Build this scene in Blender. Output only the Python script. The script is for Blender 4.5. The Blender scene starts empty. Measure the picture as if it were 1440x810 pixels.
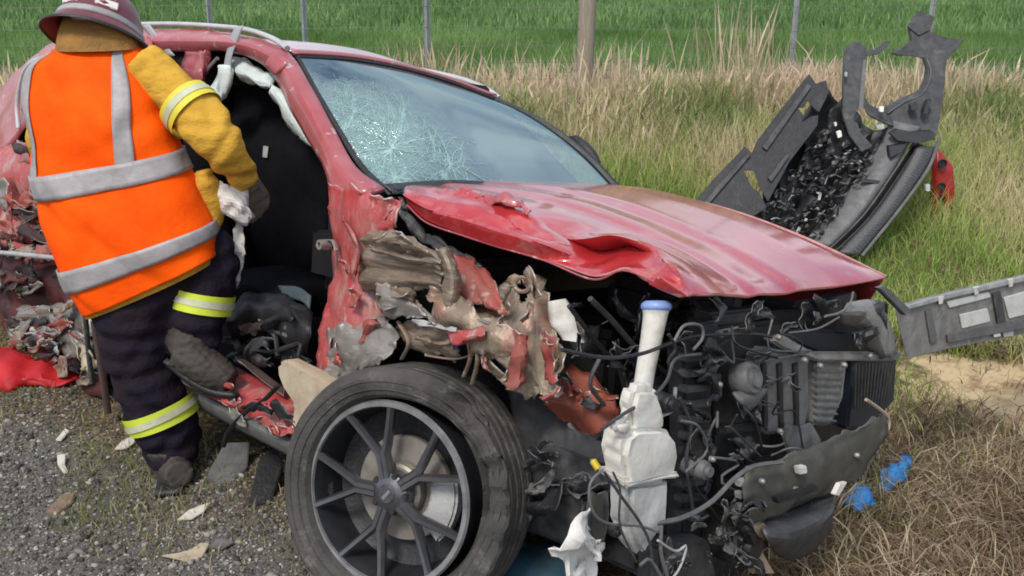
import bpy, bmesh, math, random
import numpy as np
from mathutils import Vector, Matrix, noise
random.seed(7); RNG = np.random.default_rng(7)
scene = bpy.context.scene
C = scene.collection

# ------------------------------------------------------------------ camera
CAM_H, CAM_T, CAM_F = 1.7785, 0.3091, 1402.34          # height, downward pitch, focal length in photo pixels
cam_d = bpy.data.cameras.new('camera'); cam = bpy.data.objects.new('camera', cam_d); C.objects.link(cam)
cam_d.sensor_width = 36.0; cam_d.lens = CAM_F / 1440 * 36; cam_d.clip_end = 2000; cam_d.clip_start = 0.05
cam.location = (0, 0, CAM_H); cam.rotation_euler = (math.pi / 2 - CAM_T, 0, 0)
scene.camera = cam

# ------------------------------------------------------------------ sky and sun
SUN_EL, SUN_AZ = math.radians(52), math.radians(205)    # azimuth clockwise from +Y
world = bpy.data.worlds.new('World'); scene.world = world; world.use_nodes = True
wn, wl = world.node_tree.nodes, world.node_tree.links
wn.clear()
w_out = wn.new('ShaderNodeOutputWorld'); w_bg = wn.new('ShaderNodeBackground')
w_sky = wn.new('ShaderNodeTexSky'); w_sky.sky_type = 'NISHITA'; w_sky.sun_disc = False
w_sky.sun_elevation = SUN_EL; w_sky.sun_rotation = SUN_AZ; w_sky.dust_density = 2.0; w_sky.air_density = 1.0
w_tc = wn.new('ShaderNodeTexCoord'); w_map = wn.new('ShaderNodeMapping'); w_map.inputs['Scale'].default_value = (1, 1, 2.2)
w_no = wn.new('ShaderNodeTexNoise'); w_no.inputs['Scale'].default_value = 2.6; w_no.inputs['Detail'].default_value = 6; w_no.inputs['Roughness'].default_value = .55
w_rp = wn.new('ShaderNodeValToRGB'); w_rp.color_ramp.elements[0].position = .38; w_rp.color_ramp.elements[1].position = .62
w_mx = wn.new('ShaderNodeMixRGB'); w_mx.inputs['Color2'].default_value = (6.2, 6.6, 7.2, 1)
wl.new(w_tc.outputs['Generated'], w_map.inputs['Vector']); wl.new(w_map.outputs[0], w_no.inputs['Vector'])
wl.new(w_no.outputs['Fac'], w_rp.inputs['Fac']); wl.new(w_rp.outputs['Color'], w_mx.inputs['Fac'])
wl.new(w_sky.outputs['Color'], w_mx.inputs['Color1']); wl.new(w_mx.outputs['Color'], w_bg.inputs['Color'])
w_bg.inputs['Strength'].default_value = 0.12
wl.new(w_bg.outputs['Background'], w_out.inputs['Surface'])
sun_d = bpy.data.lights.new('sun', 'SUN'); sun = bpy.data.objects.new('sun', sun_d); C.objects.link(sun)
sun_d.energy = 1.9; sun_d.angle = math.radians(14); sun_d.color = (1.0, .94, .86)
sdir = Vector((math.sin(SUN_AZ) * math.cos(SUN_EL), math.cos(SUN_AZ) * math.cos(SUN_EL), math.sin(SUN_EL)))
sun.rotation_euler = sdir.to_track_quat('Z', 'Y').to_euler()
sun.location = sdir * 20
scene.view_settings.view_transform = 'Standard'; scene.view_settings.look = 'None'
scene.view_settings.gamma = 1; scene.view_settings.exposure = 0.45
scene.view_settings.use_curve_mapping = False
scene.cycles.filter_width = 1.8
scene.cycles.max_bounces = 6; scene.cycles.transparent_max_bounces = 8

# ------------------------------------------------------------------ measuring: photo pixel -> point on a plane of the place
CAM_O = Vector((0, 0, CAM_H))
def ray(px, py):
    ct, st = math.cos(CAM_T), math.sin(CAM_T); u = (405 - py) / CAM_F
    return Vector(((px - 720) / CAM_F, ct + st * u, -st + ct * u))
CAR = Matrix.Translation((0.2298, 3.1871, -0.0445)) @ Matrix.Rotation(-.7858, 4, 'Z') @ Matrix.Rotation(-.0517, 4, 'Y') @ Matrix.Rotation(-.1657, 4, 'X')
CARI = CAR.inverted()
CO = CARI @ CAM_O
def plane(px, py, ax, v):
    d = CARI.to_3x3() @ ray(px, py); t = (v - CO[ax]) / d[ax]
    return CO + d * t
def S(px, py, y): return plane(px, py, 1, y)             # car: lateral plane (y<0 is the driver's side)
def F(px, py, x): return plane(px, py, 0, x)             # car: cross plane (x forward of the front axle)
def Wd(px, py, Y):
    d = ray(px, py); return CAM_O + d * (Y / d.y)
def VD(px, py, d): return CARI @ (CAM_O + ray(px, py) * d)      # car: at a given distance along the view axis
def mpp(p):                                              # metres per photo pixel at a world point
    q = Vector(p) - CAM_O
    return (q.y * math.cos(CAM_T) - q.z * math.sin(CAM_T)) / CAM_F
def ss(x, a, b):
    t = np.clip((x - a) / (b - a), 0, 1); return t * t * (3 - 2 * t)
def side(x, y): return (x + .64) * .58 + (y - 2.73) * .81   # metres into the verge from the gravel's edge
def height(x, y):
    s = side(x, y)
    h = -.27 * ss(s, .25, 2.3) + .78 * ss(y, 6.2, 10.2) + .9 * ss(y, 14, 90)
    h = h + .018 * np.sin(x * 2.3 + 1) * np.sin(y * 1.9) * ss(s, .2, 1) + .008 * np.sin(x * 6.1 + y * 3) * np.sin(y * 5.2 - x)
    return h
def G(px, py):
    d = ray(px, py); t = .5
    for i in range(4000):
        p = CAM_O + d * t
        if p.z <= float(height(p.x, p.y)): break
        t += .01
    return p

# ------------------------------------------------------------------ materials
def mk(name):
    m = bpy.data.materials.new(name); m.use_nodes = True
    nt = m.node_tree; return m, nt.nodes, nt.links, nt.nodes['Principled BSDF']
def M(name, col, col2=None, rough=.6, metal=0., scale=10., bump=0., bscale=None, bdist=.01, coat=0., spots=None, sp_scale=20., sp_at=.6, stretch=(1, 1, 1), spec=.5, sp_soft=.06):
    m, n, l, b = mk(name)
    tc = n.new('ShaderNodeTexCoord'); mp = n.new('ShaderNodeMapping'); mp.inputs['Scale'].default_value = stretch
    l.new(tc.outputs['Object'], mp.inputs['Vector'])
    def nz(sc, det=6, ro=.6):
        t = n.new('ShaderNodeTexNoise'); t.inputs['Scale'].default_value = sc; t.inputs['Detail'].default_value = det; t.inputs['Roughness'].default_value = ro
        l.new(mp.outputs[0], t.inputs['Vector']); return t
    col2 = col2 or tuple(c * .65 for c in col)
    t = nz(scale); mix = n.new('ShaderNodeMixRGB'); mix.inputs[1].default_value = (*col, 1); mix.inputs[2].default_value = (*col2, 1)
    r = n.new('ShaderNodeMapRange'); r.inputs[1].default_value = .35; r.inputs[2].default_value = .68
    l.new(t.outputs['Fac'], r.inputs[0]); l.new(r.outputs[0], mix.inputs[0]); out = mix.outputs[0]
    for k, (sc, at, c) in enumerate(spots or []):
        t2 = nz(sc, 7, .68); r2 = n.new('ShaderNodeMapRange'); r2.inputs[1].default_value = at; r2.inputs[2].default_value = at + sp_soft
        l.new(t2.outputs['Fac'], r2.inputs[0]); mx = n.new('ShaderNodeMixRGB'); mx.inputs[2].default_value = (*c, 1)
        l.new(r2.outputs[0], mx.inputs[0]); l.new(out, mx.inputs[1]); out = mx.outputs[0]
    l.new(out, b.inputs['Base Color'])
    b.inputs['Metallic'].default_value = metal; b.inputs['Coat Weight'].default_value = coat; b.inputs['Coat Roughness'].default_value = .11; b.inputs['Coat IOR'].default_value = 1.7
    b.inputs['Specular IOR Level'].default_value = spec
    r3 = n.new('ShaderNodeMapRange'); r3.inputs[3].default_value = max(.03, rough - .12); r3.inputs[4].default_value = min(1, rough + .12)
    l.new(t.outputs['Fac'], r3.inputs[0]); l.new(r3.outputs[0], b.inputs['Roughness'])
    if bump:
        bp = n.new('ShaderNodeBump'); bp.inputs['Strength'].default_value = bump; bp.inputs['Distance'].default_value = bdist
        l.new(nz(bscale or scale * 4).outputs['Fac'], bp.inputs['Height']); l.new(bp.outputs[0], b.inputs['Normal'])
    return m
MAT = {}
MAT['paint'] = M('red car paint', (.50, .030, .034), (.40, .022, .026), rough=.45, metal=.1, scale=3, coat=1., bump=.08, bscale=40,
                 sp_soft=.12, spots=[(7, .54, (.46, .12, .11)), (45, .62, (.54, .24, .22)), (110, .66, (.58, .42, .39))])
MAT['roof_paint'] = M('red roof paint with sky sheen', (.44, .07, .08), (.38, .11, .115), rough=.35, scale=5, coat=1., spots=[(30, .60, (.5, .28, .28))])  # paler pink base and flecks stand in for sky reflected on the roof
MAT['roof_paint'].node_tree.nodes['Principled BSDF'].inputs['Coat IOR'].default_value = 2.1
MAT['paint_scuffed'] = M('scuffed red paint', (.42, .04, .045), (.36, .09, .085), rough=.5, scale=7, bump=.18, bscale=45, coat=.2, sp_soft=.14,
                         spots=[(6, .50, (.40, .17, .15)), (9, .55, (.40, .33, .30)), (34, .62, (.12, .06, .06)), (7, .60, (.25, .21, .19)), (70, .62, (.60, .50, .47))], stretch=(2.2, 1, 1))
MAT['paint_pale'] = M('dull pink paint', (.40, .10, .11), (.33, .05, .06), rough=.4, scale=6, coat=.4, spots=[(18, .6, (.5, .33, .32))])  # paler, pinker version of the body red
MAT['red_raw'] = M('bent red inner metal', (.33, .06, .05), (.25, .10, .08), rough=.55, scale=9, bump=.3, spots=[(16, .58, (.32, .26, .2)), (30, .66, (.08, .05, .05))])
MAT['copper'] = M('rusty red rail', (.30, .085, .05), (.22, .05, .035), rough=.5, scale=8, bump=.2, spots=[(20, .62, (.4, .22, .15))])
MAT['mud'] = M('muddy beige metal', (.26, .21, .155), (.14, .105, .075), rough=.5, metal=.25, scale=9, bump=.2, bscale=70, sp_soft=.16, spots=[(13, .52, (.40, .35, .28)), (24, .57, (.09, .065, .05)), (10, .62, (.36, .16, .13)), (60, .58, (.5, .45, .38))], stretch=(.35, 1, 4.2))
MAT['beige_metal'] = M('scraped beige metal', (.35, .285, .215), (.20, .145, .10), rough=.45, metal=.25, scale=9, bump=.2, bscale=70, sp_soft=.14, spots=[(8, .53, (.40, .15, .12)), (16, .60, (.10, .06, .05)), (24, .58, (.56, .50, .43))], stretch=(1.8, 1, 1))
MAT['grey_metal'] = M('dirty grey metal', (.30, .285, .26), (.17, .15, .13), rough=.42, metal=.35, scale=9, bump=.2, bscale=70, sp_soft=.14, spots=[(18, .55, (.46, .44, .41)), (16, .63, (.09, .075, .065)), (9, .62, (.36, .17, .15))], stretch=(.6, 1, 2.2))
MAT['edge_steel'] = M('torn bright edge', (.55, .52, .48), (.36, .32, .28), rough=.4, metal=.4, scale=30)
MAT['edge_pink'] = M('chipped paint edge', (.55, .30, .28), (.45, .15, .14), rough=.5, scale=30)
MAT['bare'] = M('bare torn steel', (.42, .41, .40), (.22, .19, .17), rough=.42, metal=.5, scale=14, bump=.3, spots=[(20, .63, (.12, .08, .06))])
MAT['black'] = M('black plastic', (.022, .023, .026), (.011, .011, .013), rough=.5, scale=22, bump=.3, sp_soft=.16, spots=[(9, .58, (.06, .057, .053)), (60, .66, (.12, .115, .105))])
MAT['black_matt'] = M('black fabric trim', (.012, .012, .015), (.007, .007, .009), rough=.85, scale=20, bump=.2, spec=.2)
MAT['charcoal'] = M('charcoal dusty plastic', (.062, .063, .066), (.028, .029, .032), rough=.55, scale=20, bump=.25, sp_soft=.18, spots=[(8, .56, (.11, .107, .10)), (60, .66, (.18, .17, .16))])
MAT['grey'] = M('grey dusty plastic', (.15, .15, .15), (.085, .085, .088), rough=.55, scale=18, bump=.25, sp_soft=.18, spots=[(9, .56, (.21, .205, .19)), (60, .66, (.30, .28, .26))])
MAT['pale_grey'] = M('pale grey plastic', (.42, .43, .43), (.28, .28, .275), rough=.5, scale=16, bump=.3, sp_soft=.12, spots=[(24, .60, (.16, .15, .14))])
MAT['navy'] = M('dark blue grey plastic', (.025, .032, .045), (.015, .02, .03), rough=.45, scale=9)
MAT['olive'] = M('dirty olive grey plastic', (.072, .070, .056), (.045, .044, .036), rough=.6, scale=9, bump=.25, sp_soft=.18, spots=[(10, .58, (.12, .115, .092)), (60, .66, (.2, .19, .16))])
MAT['silver'] = M('silver rail', (.62, .62, .62), (.48, .48, .49), rough=.35, metal=.3, scale=8)
MAT['alloy'] = M('dark grey alloy', (.15, .15, .16), (.09, .09, .098), rough=.34, metal=.75, scale=12, spots=[(28, .66, (.22, .21, .2))])
MAT['barrel'] = M('dark rim barrel', (.055, .057, .065), (.03, .031, .036), rough=.45, metal=.5, scale=10)
MAT['alloy_edge'] = M('light alloy edge', (.34, .34, .34), (.18, .18, .185), rough=.4, metal=.6, scale=20)  # lighter grey than the spokes
MAT['disc'] = M('brake disc steel', (.30, .28, .25), (.20, .17, .14), rough=.45, metal=.5, scale=14)
MAT['rubber'] = M('dusty tyre rubber', (.085, .081, .075), (.046, .044, .041), rough=.85, scale=9, bump=.5, bscale=80, sp_soft=.14, spots=[(14, .54, (.14, .132, .118)), (60, .6, (.04, .038, .035))], spec=.3)
MAT['tank'] = M('milky white plastic', (.70, .69, .64), (.55, .53, .48), rough=.5, scale=8, bump=.3, bscale=30, sp_soft=.2, spots=[(9, .54, (.38, .34, .27)), (36, .62, (.20, .17, .13)), (5, .60, (.34, .30, .24))])
MAT['tank'].node_tree.nodes['Principled BSDF'].inputs['Subsurface Weight'].default_value = .15
MAT['white'] = M('dirty white', (.72, .70, .66), (.55, .53, .49), rough=.7, scale=12, bump=.2)
MAT['cream'] = M('dirty cream foam', (.44, .37, .27), (.32, .255, .175), rough=.85, scale=10, bump=.3, spots=[(16, .66, (.22, .17, .12))])
MAT['blue'] = M('blue plastic', (.015, .24, .60), (.01, .16, .45), rough=.4, scale=12)
MAT['cap'] = M('blue cap', (.24, .34, .64), (.18, .27, .55), rough=.4, scale=10)
MAT['teal'] = M('teal blue cloth', (.008, .06, .10), (.005, .02, .03), rough=.7, scale=8, bump=.3)
MAT['yellow_tip'] = M('yellow tip', (.8, .6, .03), rough=.5)
MAT['airbag'] = M('airbag fabric', (.62, .70, .66), (.48, .56, .53), rough=.85, scale=12, bump=.3)
MAT['strap'] = M('grey belt', (.40, .42, .43), (.30, .31, .32), rough=.8, scale=15)
MAT['seat'] = M('black seat cloth', (.0055, .0055, .008), (.003, .003, .005), rough=.9, scale=30, bump=.2, spec=.15)
MAT['bag_red'] = M('bright red cloth', (.50, .008, .012), (.36, .004, .008), rough=.6, scale=8, bump=.3)
MAT['brown'] = M('dark brown panel', (.05, .024, .02), (.022, .013, .011), rough=.7, scale=8, bump=.3, spots=[(14, .66, (.12, .085, .07))])
MAT['lens_red'] = M('red plastic', (.36, .022, .018), (.27, .015, .015), rough=.35, scale=8, spots=[(12, .66, (.02, .01, .01))])
MAT['orange'] = M('fluorescent orange cloth', (1.0, .115, .0), (.88, .075, .0), rough=.75, scale=5, bump=.30, bscale=7, bdist=.03, spec=.15)
MAT['yellow'] = M('mustard yellow cloth', (.64, .375, .05), (.48, .26, .035), rough=.85, scale=10, bump=.5, bscale=14, bdist=.03, spec=.15, stretch=(1, 1, 2), spots=[(30, .62, (.34, .18, .04))])
MAT['tan'] = M('tan brown neck cloth', (.36, .185, .05), (.22, .125, .045), rough=.85, scale=14, bump=.7, bscale=26, bdist=.03, spec=.2)
MAT['reflect'] = M('silver reflective tape', (.36, .345, .345), (.27, .26, .265), rough=.55, metal=.1, scale=24, bump=.25, bscale=9, bdist=.02)
MAT['lime'] = M('lime reflective tape', (.62, .72, .05), (.5, .6, .05), rough=.6, scale=12)
MAT['lime_mid'] = M('pale reflective stripe', (.58, .60, .42), rough=.6, scale=12)
MAT['trouser'] = M('navy cloth', (.011, .011, .022), (.022, .013, .017), rough=.9, scale=8, bump=.6, bscale=10, bdist=.04, spec=.15)
MAT['boot'] = M('dusty boot leather', (.028, .022, .018), (.06, .048, .04), rough=.7, scale=12, bump=.3)
MAT['glove'] = M('grey brown leather', (.20, .16, .12), (.12, .095, .075), rough=.8, scale=18, bump=.4)
MAT['helmet'] = M('maroon helmet', (.16, .035, .05), (.11, .03, .04), rough=.4, scale=9, spots=[(20, .64, (.28, .2, .2))])
MAT['skin'] = M('skin', (.5, .3, .22), rough=.6)
MAT['wood'] = M('weathered post wood', (.33, .29, .235), (.22, .185, .14), rough=.9, scale=10, bump=.6, stretch=(6, 6, .6))
MAT['galv'] = M('galvanised steel', (.34, .37, .38), (.24, .26, .27), rough=.5, metal=.4, scale=10)
MAT['shard'] = M('pale shard', (.62, .59, .52), (.5, .46, .39), rough=.7, scale=20)
MAT['headlamp'] = M('headlamp lens', (.10, .11, .12), (.05, .055, .06), rough=.15, scale=10)

# ------------------------------------------------------------------ mesh helpers
def link(name, me, mat, parent=None):
    o = bpy.data.objects.new(name, me); C.objects.link(o)
    if mat is not None:
        me.materials.clear(); me.materials.append(MAT[mat] if isinstance(mat, str) else mat)
    if parent is not None: o.parent = parent
    return o
def mesh(name, v, f, mat, parent=None, sharp=35):
    me = bpy.data.meshes.new(name); me.from_pydata([tuple(p) for p in v], [], f); me.update()
    me.polygons.foreach_set('use_smooth', [True] * len(me.polygons))
    if sharp < 180: me.set_sharp_from_angle(angle=math.radians(sharp))
    return link(name, me, mat, parent)
def tag(o, label, cat=None, group=None, kind=None):
    if label: o['label'] = label
    if cat: o['category'] = cat
    if group: o['group'] = group
    if kind: o['kind'] = kind
    return o
def empty(name, loc=(0, 0, 0), parent=None):
    o = bpy.data.objects.new(name, None); o.empty_display_size = .1; C.objects.link(o); o.location = loc
    if parent is not None: o.parent = parent
    return o
def spline(pts, n):
    """n points evenly spaced along a Catmull-Rom curve"""
    P = np.array([tuple(p) for p in pts], float)
    if len(P) == 2: return P[0] + (P[1] - P[0]) * np.linspace(0, 1, n)[:, None]
    E = np.vstack([2 * P[0] - P[1], P, 2 * P[-1] - P[-2]]); out = []
    for i in range(1, len(E) - 2):
        t = np.linspace(0, 1, 12, endpoint=False)[:, None]; a, b, c, d = E[i - 1:i + 3]
        out.append(.5 * (2 * b + (c - a) * t + (2 * a - 5 * b + 4 * c - d) * t**2 + (3 * b - a - 3 * c + d) * t**3))
    out.append(P[-1:]); D = np.vstack(out)
    L = np.concatenate([[0], np.cumsum(np.linalg.norm(np.diff(D[:, :3], axis=0), axis=1))])
    s = np.linspace(0, L[-1], n); return np.stack([np.interp(s, L, D[:, k]) for k in range(D.shape[1])], 1)
def spline_u(P, n):
    """Catmull-Rom through points, uniform in the point index"""
    P = np.array(P, float)
    E = np.concatenate([2 * P[:1] - P[1:2], P, 2 * P[-1:] - P[-2:-1]]); s = np.linspace(0, len(P) - 1, n); out = []
    for q in s:
        i = min(int(q), len(P) - 2); t = q - i; a, b, c, d = E[i:i + 4]
        out.append(.5 * (2 * b + (c - a) * t + (2 * a - 5 * b + 4 * c - d) * t**2 + (3 * b - a - 3 * c + d) * t**3))
    return np.array(out)
def crumple(P, seed, freq, n=5):
    """creased folds: a sum of triangle waves in random directions, -1..1"""
    r = np.random.default_rng(seed); s = np.zeros(P.shape[:-1])
    tot = 0
    for k in range(n):
        d = r.normal(size=3); d /= np.linalg.norm(d); f = freq * r.uniform(.5, 1.8); a = 1 / (.5 + f / freq); tot += a
        t = (P @ d) * f + r.uniform(0, 9); s += a * (np.abs((t % 2) - 1) * 2 - 1)
    return s / tot * 1.8
def lin_u(P, n):
    P = np.array(P, float); s = np.linspace(0, len(P) - 1, n); return np.stack([np.interp(s, np.arange(len(P)), P[:, k]) for k in range(3)], 1)
def creases(P, seed, freq, n=7, w=.16):
    """narrow cloth folds: thin valleys with raised lips, in patches"""
    r = np.random.default_rng(seed); s = np.zeros(P.shape[:-1])
    for k in range(n):
        d = r.normal(size=3); d /= np.linalg.norm(d); e = r.normal(size=3); f = freq * r.uniform(.6, 1.5); t = np.abs(((P @ d) * f + .25 * np.sin((P @ e) * 4 + k) + r.uniform(0, 9)) % 2 - 1)
        m = np.clip(.5 + .9 * np.sin((P @ e) * 3.1 + r.uniform(0, 6)), 0, 1); s += m * (-np.exp(-(t / w) ** 2) + .6 * np.exp(-((t - .28) / .16) ** 2))
    return s
def surf(rows, nu, nv, lin=False):
    A = np.array([spline(r, nu) for r in rows])
    if lin: return np.stack([.75 * lin_u(A[:, i], nv) + .25 * spline_u(A[:, i], nv) for i in range(nu)], 1)
    return np.stack([spline_u(A[:, i], nv) if len(A) > 2 else spline(A[:, i], nv) for i in range(nu)], 1)
def gnorm(g):
    du = np.gradient(g, axis=1); dv = np.gradient(g, axis=0); n = np.cross(du, dv); return n / np.maximum(np.linalg.norm(n, axis=2, keepdims=True), 1e-9)
RIM = dict(mud='edge_steel', beige_metal='edge_steel', grey_metal='edge_steel', paint_scuffed='edge_steel', red_raw='edge_steel', copper='edge_steel', brown='edge_steel', paint='edge_pink', black='grey', charcoal='grey', olive='grey', navy='grey')
def sheet(name, rows, mat, parent=None, nu=28, nv=14, crum=0., cf=9., thick=.004, jag=0., seed=1, sharp=28, tear=0., holes=None, post=None, lin=False):
    g = surf(rows, nu, nv, lin); r = np.random.default_rng(seed)
    if crum: g = g + gnorm(g) * (crumple(g, seed, cf) * crum)[..., None]
    if jag:
        K = 7; e = r.normal(size=(nv + 2 * K, nu + 2 * K, 3)); w_ = np.array([.3, .8, 1, .8, .3]); w_ /= np.sqrt((w_ ** 2).sum())
        for ax in (0, 1): e = np.apply_along_axis(lambda q: np.convolve(q, w_, 'same'), ax, e)
        e = e[K:-K, K:-K] * jag * 1.1 + r.normal(size=g.shape) * jag * .35
        du = np.gradient(g, axis=1); dv = np.gradient(g, axis=0); iu = np.minimum(np.arange(nu), np.arange(nu)[::-1])[None, :]; iv = np.minimum(np.arange(nv), np.arange(nv)[::-1])[:, None]
        mask = np.exp(-np.minimum(iu, iv) / 1.6) + .12
        g = g + e * mask[..., None]
    if post: g = post(g)
    f = []
    for j in range(nv - 1):
        for i in range(nu - 1):
            if tear and (j in (0, nv - 2) or i in (0, nu - 2)) and r.random() < tear: continue
            if holes and holes((i + .5) / (nu - 1), (j + .5) / (nv - 1)): continue
            f.append((j * nu + i, j * nu + i + 1, (j + 1) * nu + i + 1, (j + 1) * nu + i))
    o = mesh(name, g.reshape(-1, 3), f, mat, parent, sharp)
    if thick:
        m = o.modifiers.new('thickness', 'SOLIDIFY'); m.thickness = thick; m.offset = 0
        rim = RIM.get(mat) if isinstance(mat, str) else None
        if rim and thick < .012: o.data.materials.append(MAT[rim]); m.material_offset_rim = 1
    return o
def rowS(y, *pts): return [S(p[0], p[1], p[2] if len(p) > 2 else y) for p in pts]
def rowF(x, *pts): return [F(p[0], p[1], p[2] if len(p) > 2 else x) for p in pts]
def tube(name, pts, r, mat, parent=None, n=8, seg=None, squash=1., cap=True):
    pts = [tuple(p) + (() if len(p) > 3 else (r,)) for p in [tuple(q) for q in pts]]
    D = spline(pts, seg or max(2, (len(pts) - 1) * 7)); P, Rr = D[:, :3], D[:, 3]
    T = np.gradient(P, axis=0); T /= np.linalg.norm(T, axis=1, keepdims=True)
    ref = np.array([0, 0, 1.]) if abs(T[0][2]) < .9 else np.array([1., 0, 0]); v = []
    a = np.cross(T[0], ref); a /= np.linalg.norm(a)
    for p, t, rr in zip(P, T, Rr):
        a = a - t * (a @ t); a /= np.linalg.norm(a); b = np.cross(t, a)
        for k in range(n):
            q = 2 * math.pi * k / n; v.append(p + rr * (a * math.cos(q) + b * math.sin(q) * squash))
    m = len(P); f = [(j * n + k, j * n + (k + 1) % n, (j + 1) * n + (k + 1) % n, (j + 1) * n + k) for j in range(m - 1) for k in range(n)]
    if cap: f += [tuple(range(n))[::-1], tuple((m - 1) * n + k for k in range(n))]
    return mesh(name, v, f, mat, parent, 50)
def prism(name, outline, ext, mat, parent=None, bevel=.004, jag=0, seed=3):
    """polygon extruded by the vector ext, edges bevelled"""
    r = np.random.default_rng(seed); bm = bmesh.new()
    vs = [bm.verts.new(Vector(p) + Vector(r.normal(size=3)) * jag) for p in outline]
    fa = bm.faces.new(vs); ex = bmesh.ops.extrude_face_region(bm, geom=[fa])
    bmesh.ops.translate(bm, vec=ext, verts=[e for e in ex['geom'] if isinstance(e, bmesh.types.BMVert)])
    bmesh.ops.recalc_face_normals(bm, faces=bm.faces)
    if bevel: bmesh.ops.bevel(bm, geom=list(bm.edges), offset=bevel, segments=2, affect='EDGES', clamp_overlap=True)
    bmesh.ops.triangulate(bm, faces=[q for q in bm.faces if len(q.verts) > 4])
    me = bpy.data.meshes.new(name); bm.to_mesh(me); bm.free()
    me.polygons.foreach_set('use_smooth', [True] * len(me.polygons)); me.set_sharp_from_angle(angle=math.radians(30))
    return link(name, me, mat, parent)
def box(name, c, size, mat, parent=None, rot=None, bevel=.006):
    x, y, z = [s / 2 for s in size]
    R = rot.to_3x3() if rot is not None else Matrix.Identity(3)
    o = [Vector(c) + R @ Vector(p) for p in ((-x, -y, -z), (x, -y, -z), (x, y, -z), (-x, y, -z))]
    return prism(name, o, R @ Vector((0, 0, 2 * z)), mat, parent, min(bevel, min(size) * .3))
def lathe(name, prof, mat, parent=None, mtx=None, n=48, sharp=35, deform=None, close=False):
    """profile of (radius, height) turned about Z, then placed by mtx"""
    v = []; m = len(prof)
    for k in range(n):
        q = 2 * math.pi * k / n
        for r, h in prof: v.append([r * math.cos(q), r * math.sin(q), h])
    v = np.array(v)
    if deform: v = deform(v)
    e = m if close else m - 1
    f = [(k * m + j, ((k + 1) % n) * m + j, ((k + 1) % n) * m + (j + 1) % m, k * m + (j + 1) % m) for k in range(n) for j in range(e)]
    if mtx is not None: v = [mtx @ Vector(p) for p in v]
    return mesh(name, v, f, mat, parent, sharp)
def sil(name, pairs, pt, depth, mat, parent=None, n=20, m=24, away=None, power=2.4, crum=0, cf=10, seed=1, grow=0., ends=True, lin=False):
    """closed body lofted from photo silhouette pairs ((lx,ly),(rx,ry)[,plane]); pt maps (px,py,plane) to 3D; depth = thickness ratio"""
    secs = []
    for p in pairs:
        a = np.array(pt(*p[0], p[2])); b = np.array(pt(*p[1], p[2])); secs.append(np.concatenate([(a + b) / 2, (b - a) / 2]))
    if lin:
        q = np.array(secs); u_ = np.linspace(0, len(q) - 1, m); D = np.stack([np.interp(u_, np.arange(len(q)), q[:, k]) for k in range(6)], 1)
    else: D = spline_u(secs, m)
    v = []
    away = np.array(away, float)
    for k, d in enumerate(D):
        c, ax = d[:3], d[3:]; L = np.linalg.norm(ax); ax = ax * (1 + grow / L)
        aw = away - ax * (away @ ax) / (ax @ ax); aw /= np.linalg.norm(aw); dp = depth(k / (m - 1)) if callable(depth) else depth
        for i in range(n):
            q = 2 * math.pi * i / n; co, si = math.cos(q), math.sin(q)
            co = math.copysign(abs(co) ** (2 / power), co); si = math.copysign(abs(si) ** (2 / power), si)
            v.append(c + ax * co - aw * si * (L * dp + grow))
    v = np.array(v).reshape(m, n, 3)
    if crum:
        cc = v.mean(1, keepdims=True); dr = v - cc; dr /= np.maximum(np.linalg.norm(dr, axis=2, keepdims=True), 1e-6)
        v = v + dr * (crumple(v, seed, cf) * crum)[..., None]
    f = [(j * n + i, j * n + (i + 1) % n, (j + 1) * n + (i + 1) % n, (j + 1) * n + i) for j in range(m - 1) for i in range(n)]
    if ends: f += [tuple(range(n))[::-1], tuple((m - 1) * n + i for i in range(n))]
    o = mesh(name, v.reshape(-1, 3), f, mat, parent, 40); o.data.update(); return o
def bake(o):
    dg = bpy.context.evaluated_depsgraph_get(); me = bpy.data.meshes.new_from_object(o.evaluated_get(dg)); o.modifiers.clear(); o.data = me
def union(name, objs, mat, parent, voxel=.012, smooth=6, wrinkle=0., wf=14):
    """several closed lofts fused into one continuous surface"""
    bm = bmesh.new()
    for o in objs: bm.from_mesh(o.data)
    me = bpy.data.meshes.new(name); bm.to_mesh(me); bm.free()
    for o in objs: bpy.data.objects.remove(o)
    o = link(name, me, mat, None)
    r = o.modifiers.new('r', 'REMESH'); r.mode = 'VOXEL'; r.voxel_size = voxel
    s = o.modifiers.new('s', 'SMOOTH'); s.factor = .5; s.iterations = smooth
    bpy.context.view_layer.update(); bake(o); me = o.data
    if wrinkle:
        nv = len(me.vertices); co = np.empty(nv * 3); no = np.empty(nv * 3)
        me.vertices.foreach_get('co', co); me.vertex_normals.foreach_get('vector', no)
        co = co.reshape(-1, 3); no = no.reshape(-1, 3); co = co + no * (creases(co, 5, wf, 8) * wrinkle)[:, None]
        me.vertices.foreach_set('co', co.ravel())
    me.materials.clear(); me.materials.append(MAT[mat]); me.polygons.foreach_set('use_smooth', [True] * len(me.polygons)); me.update()
    o.parent = parent; return o
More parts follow.
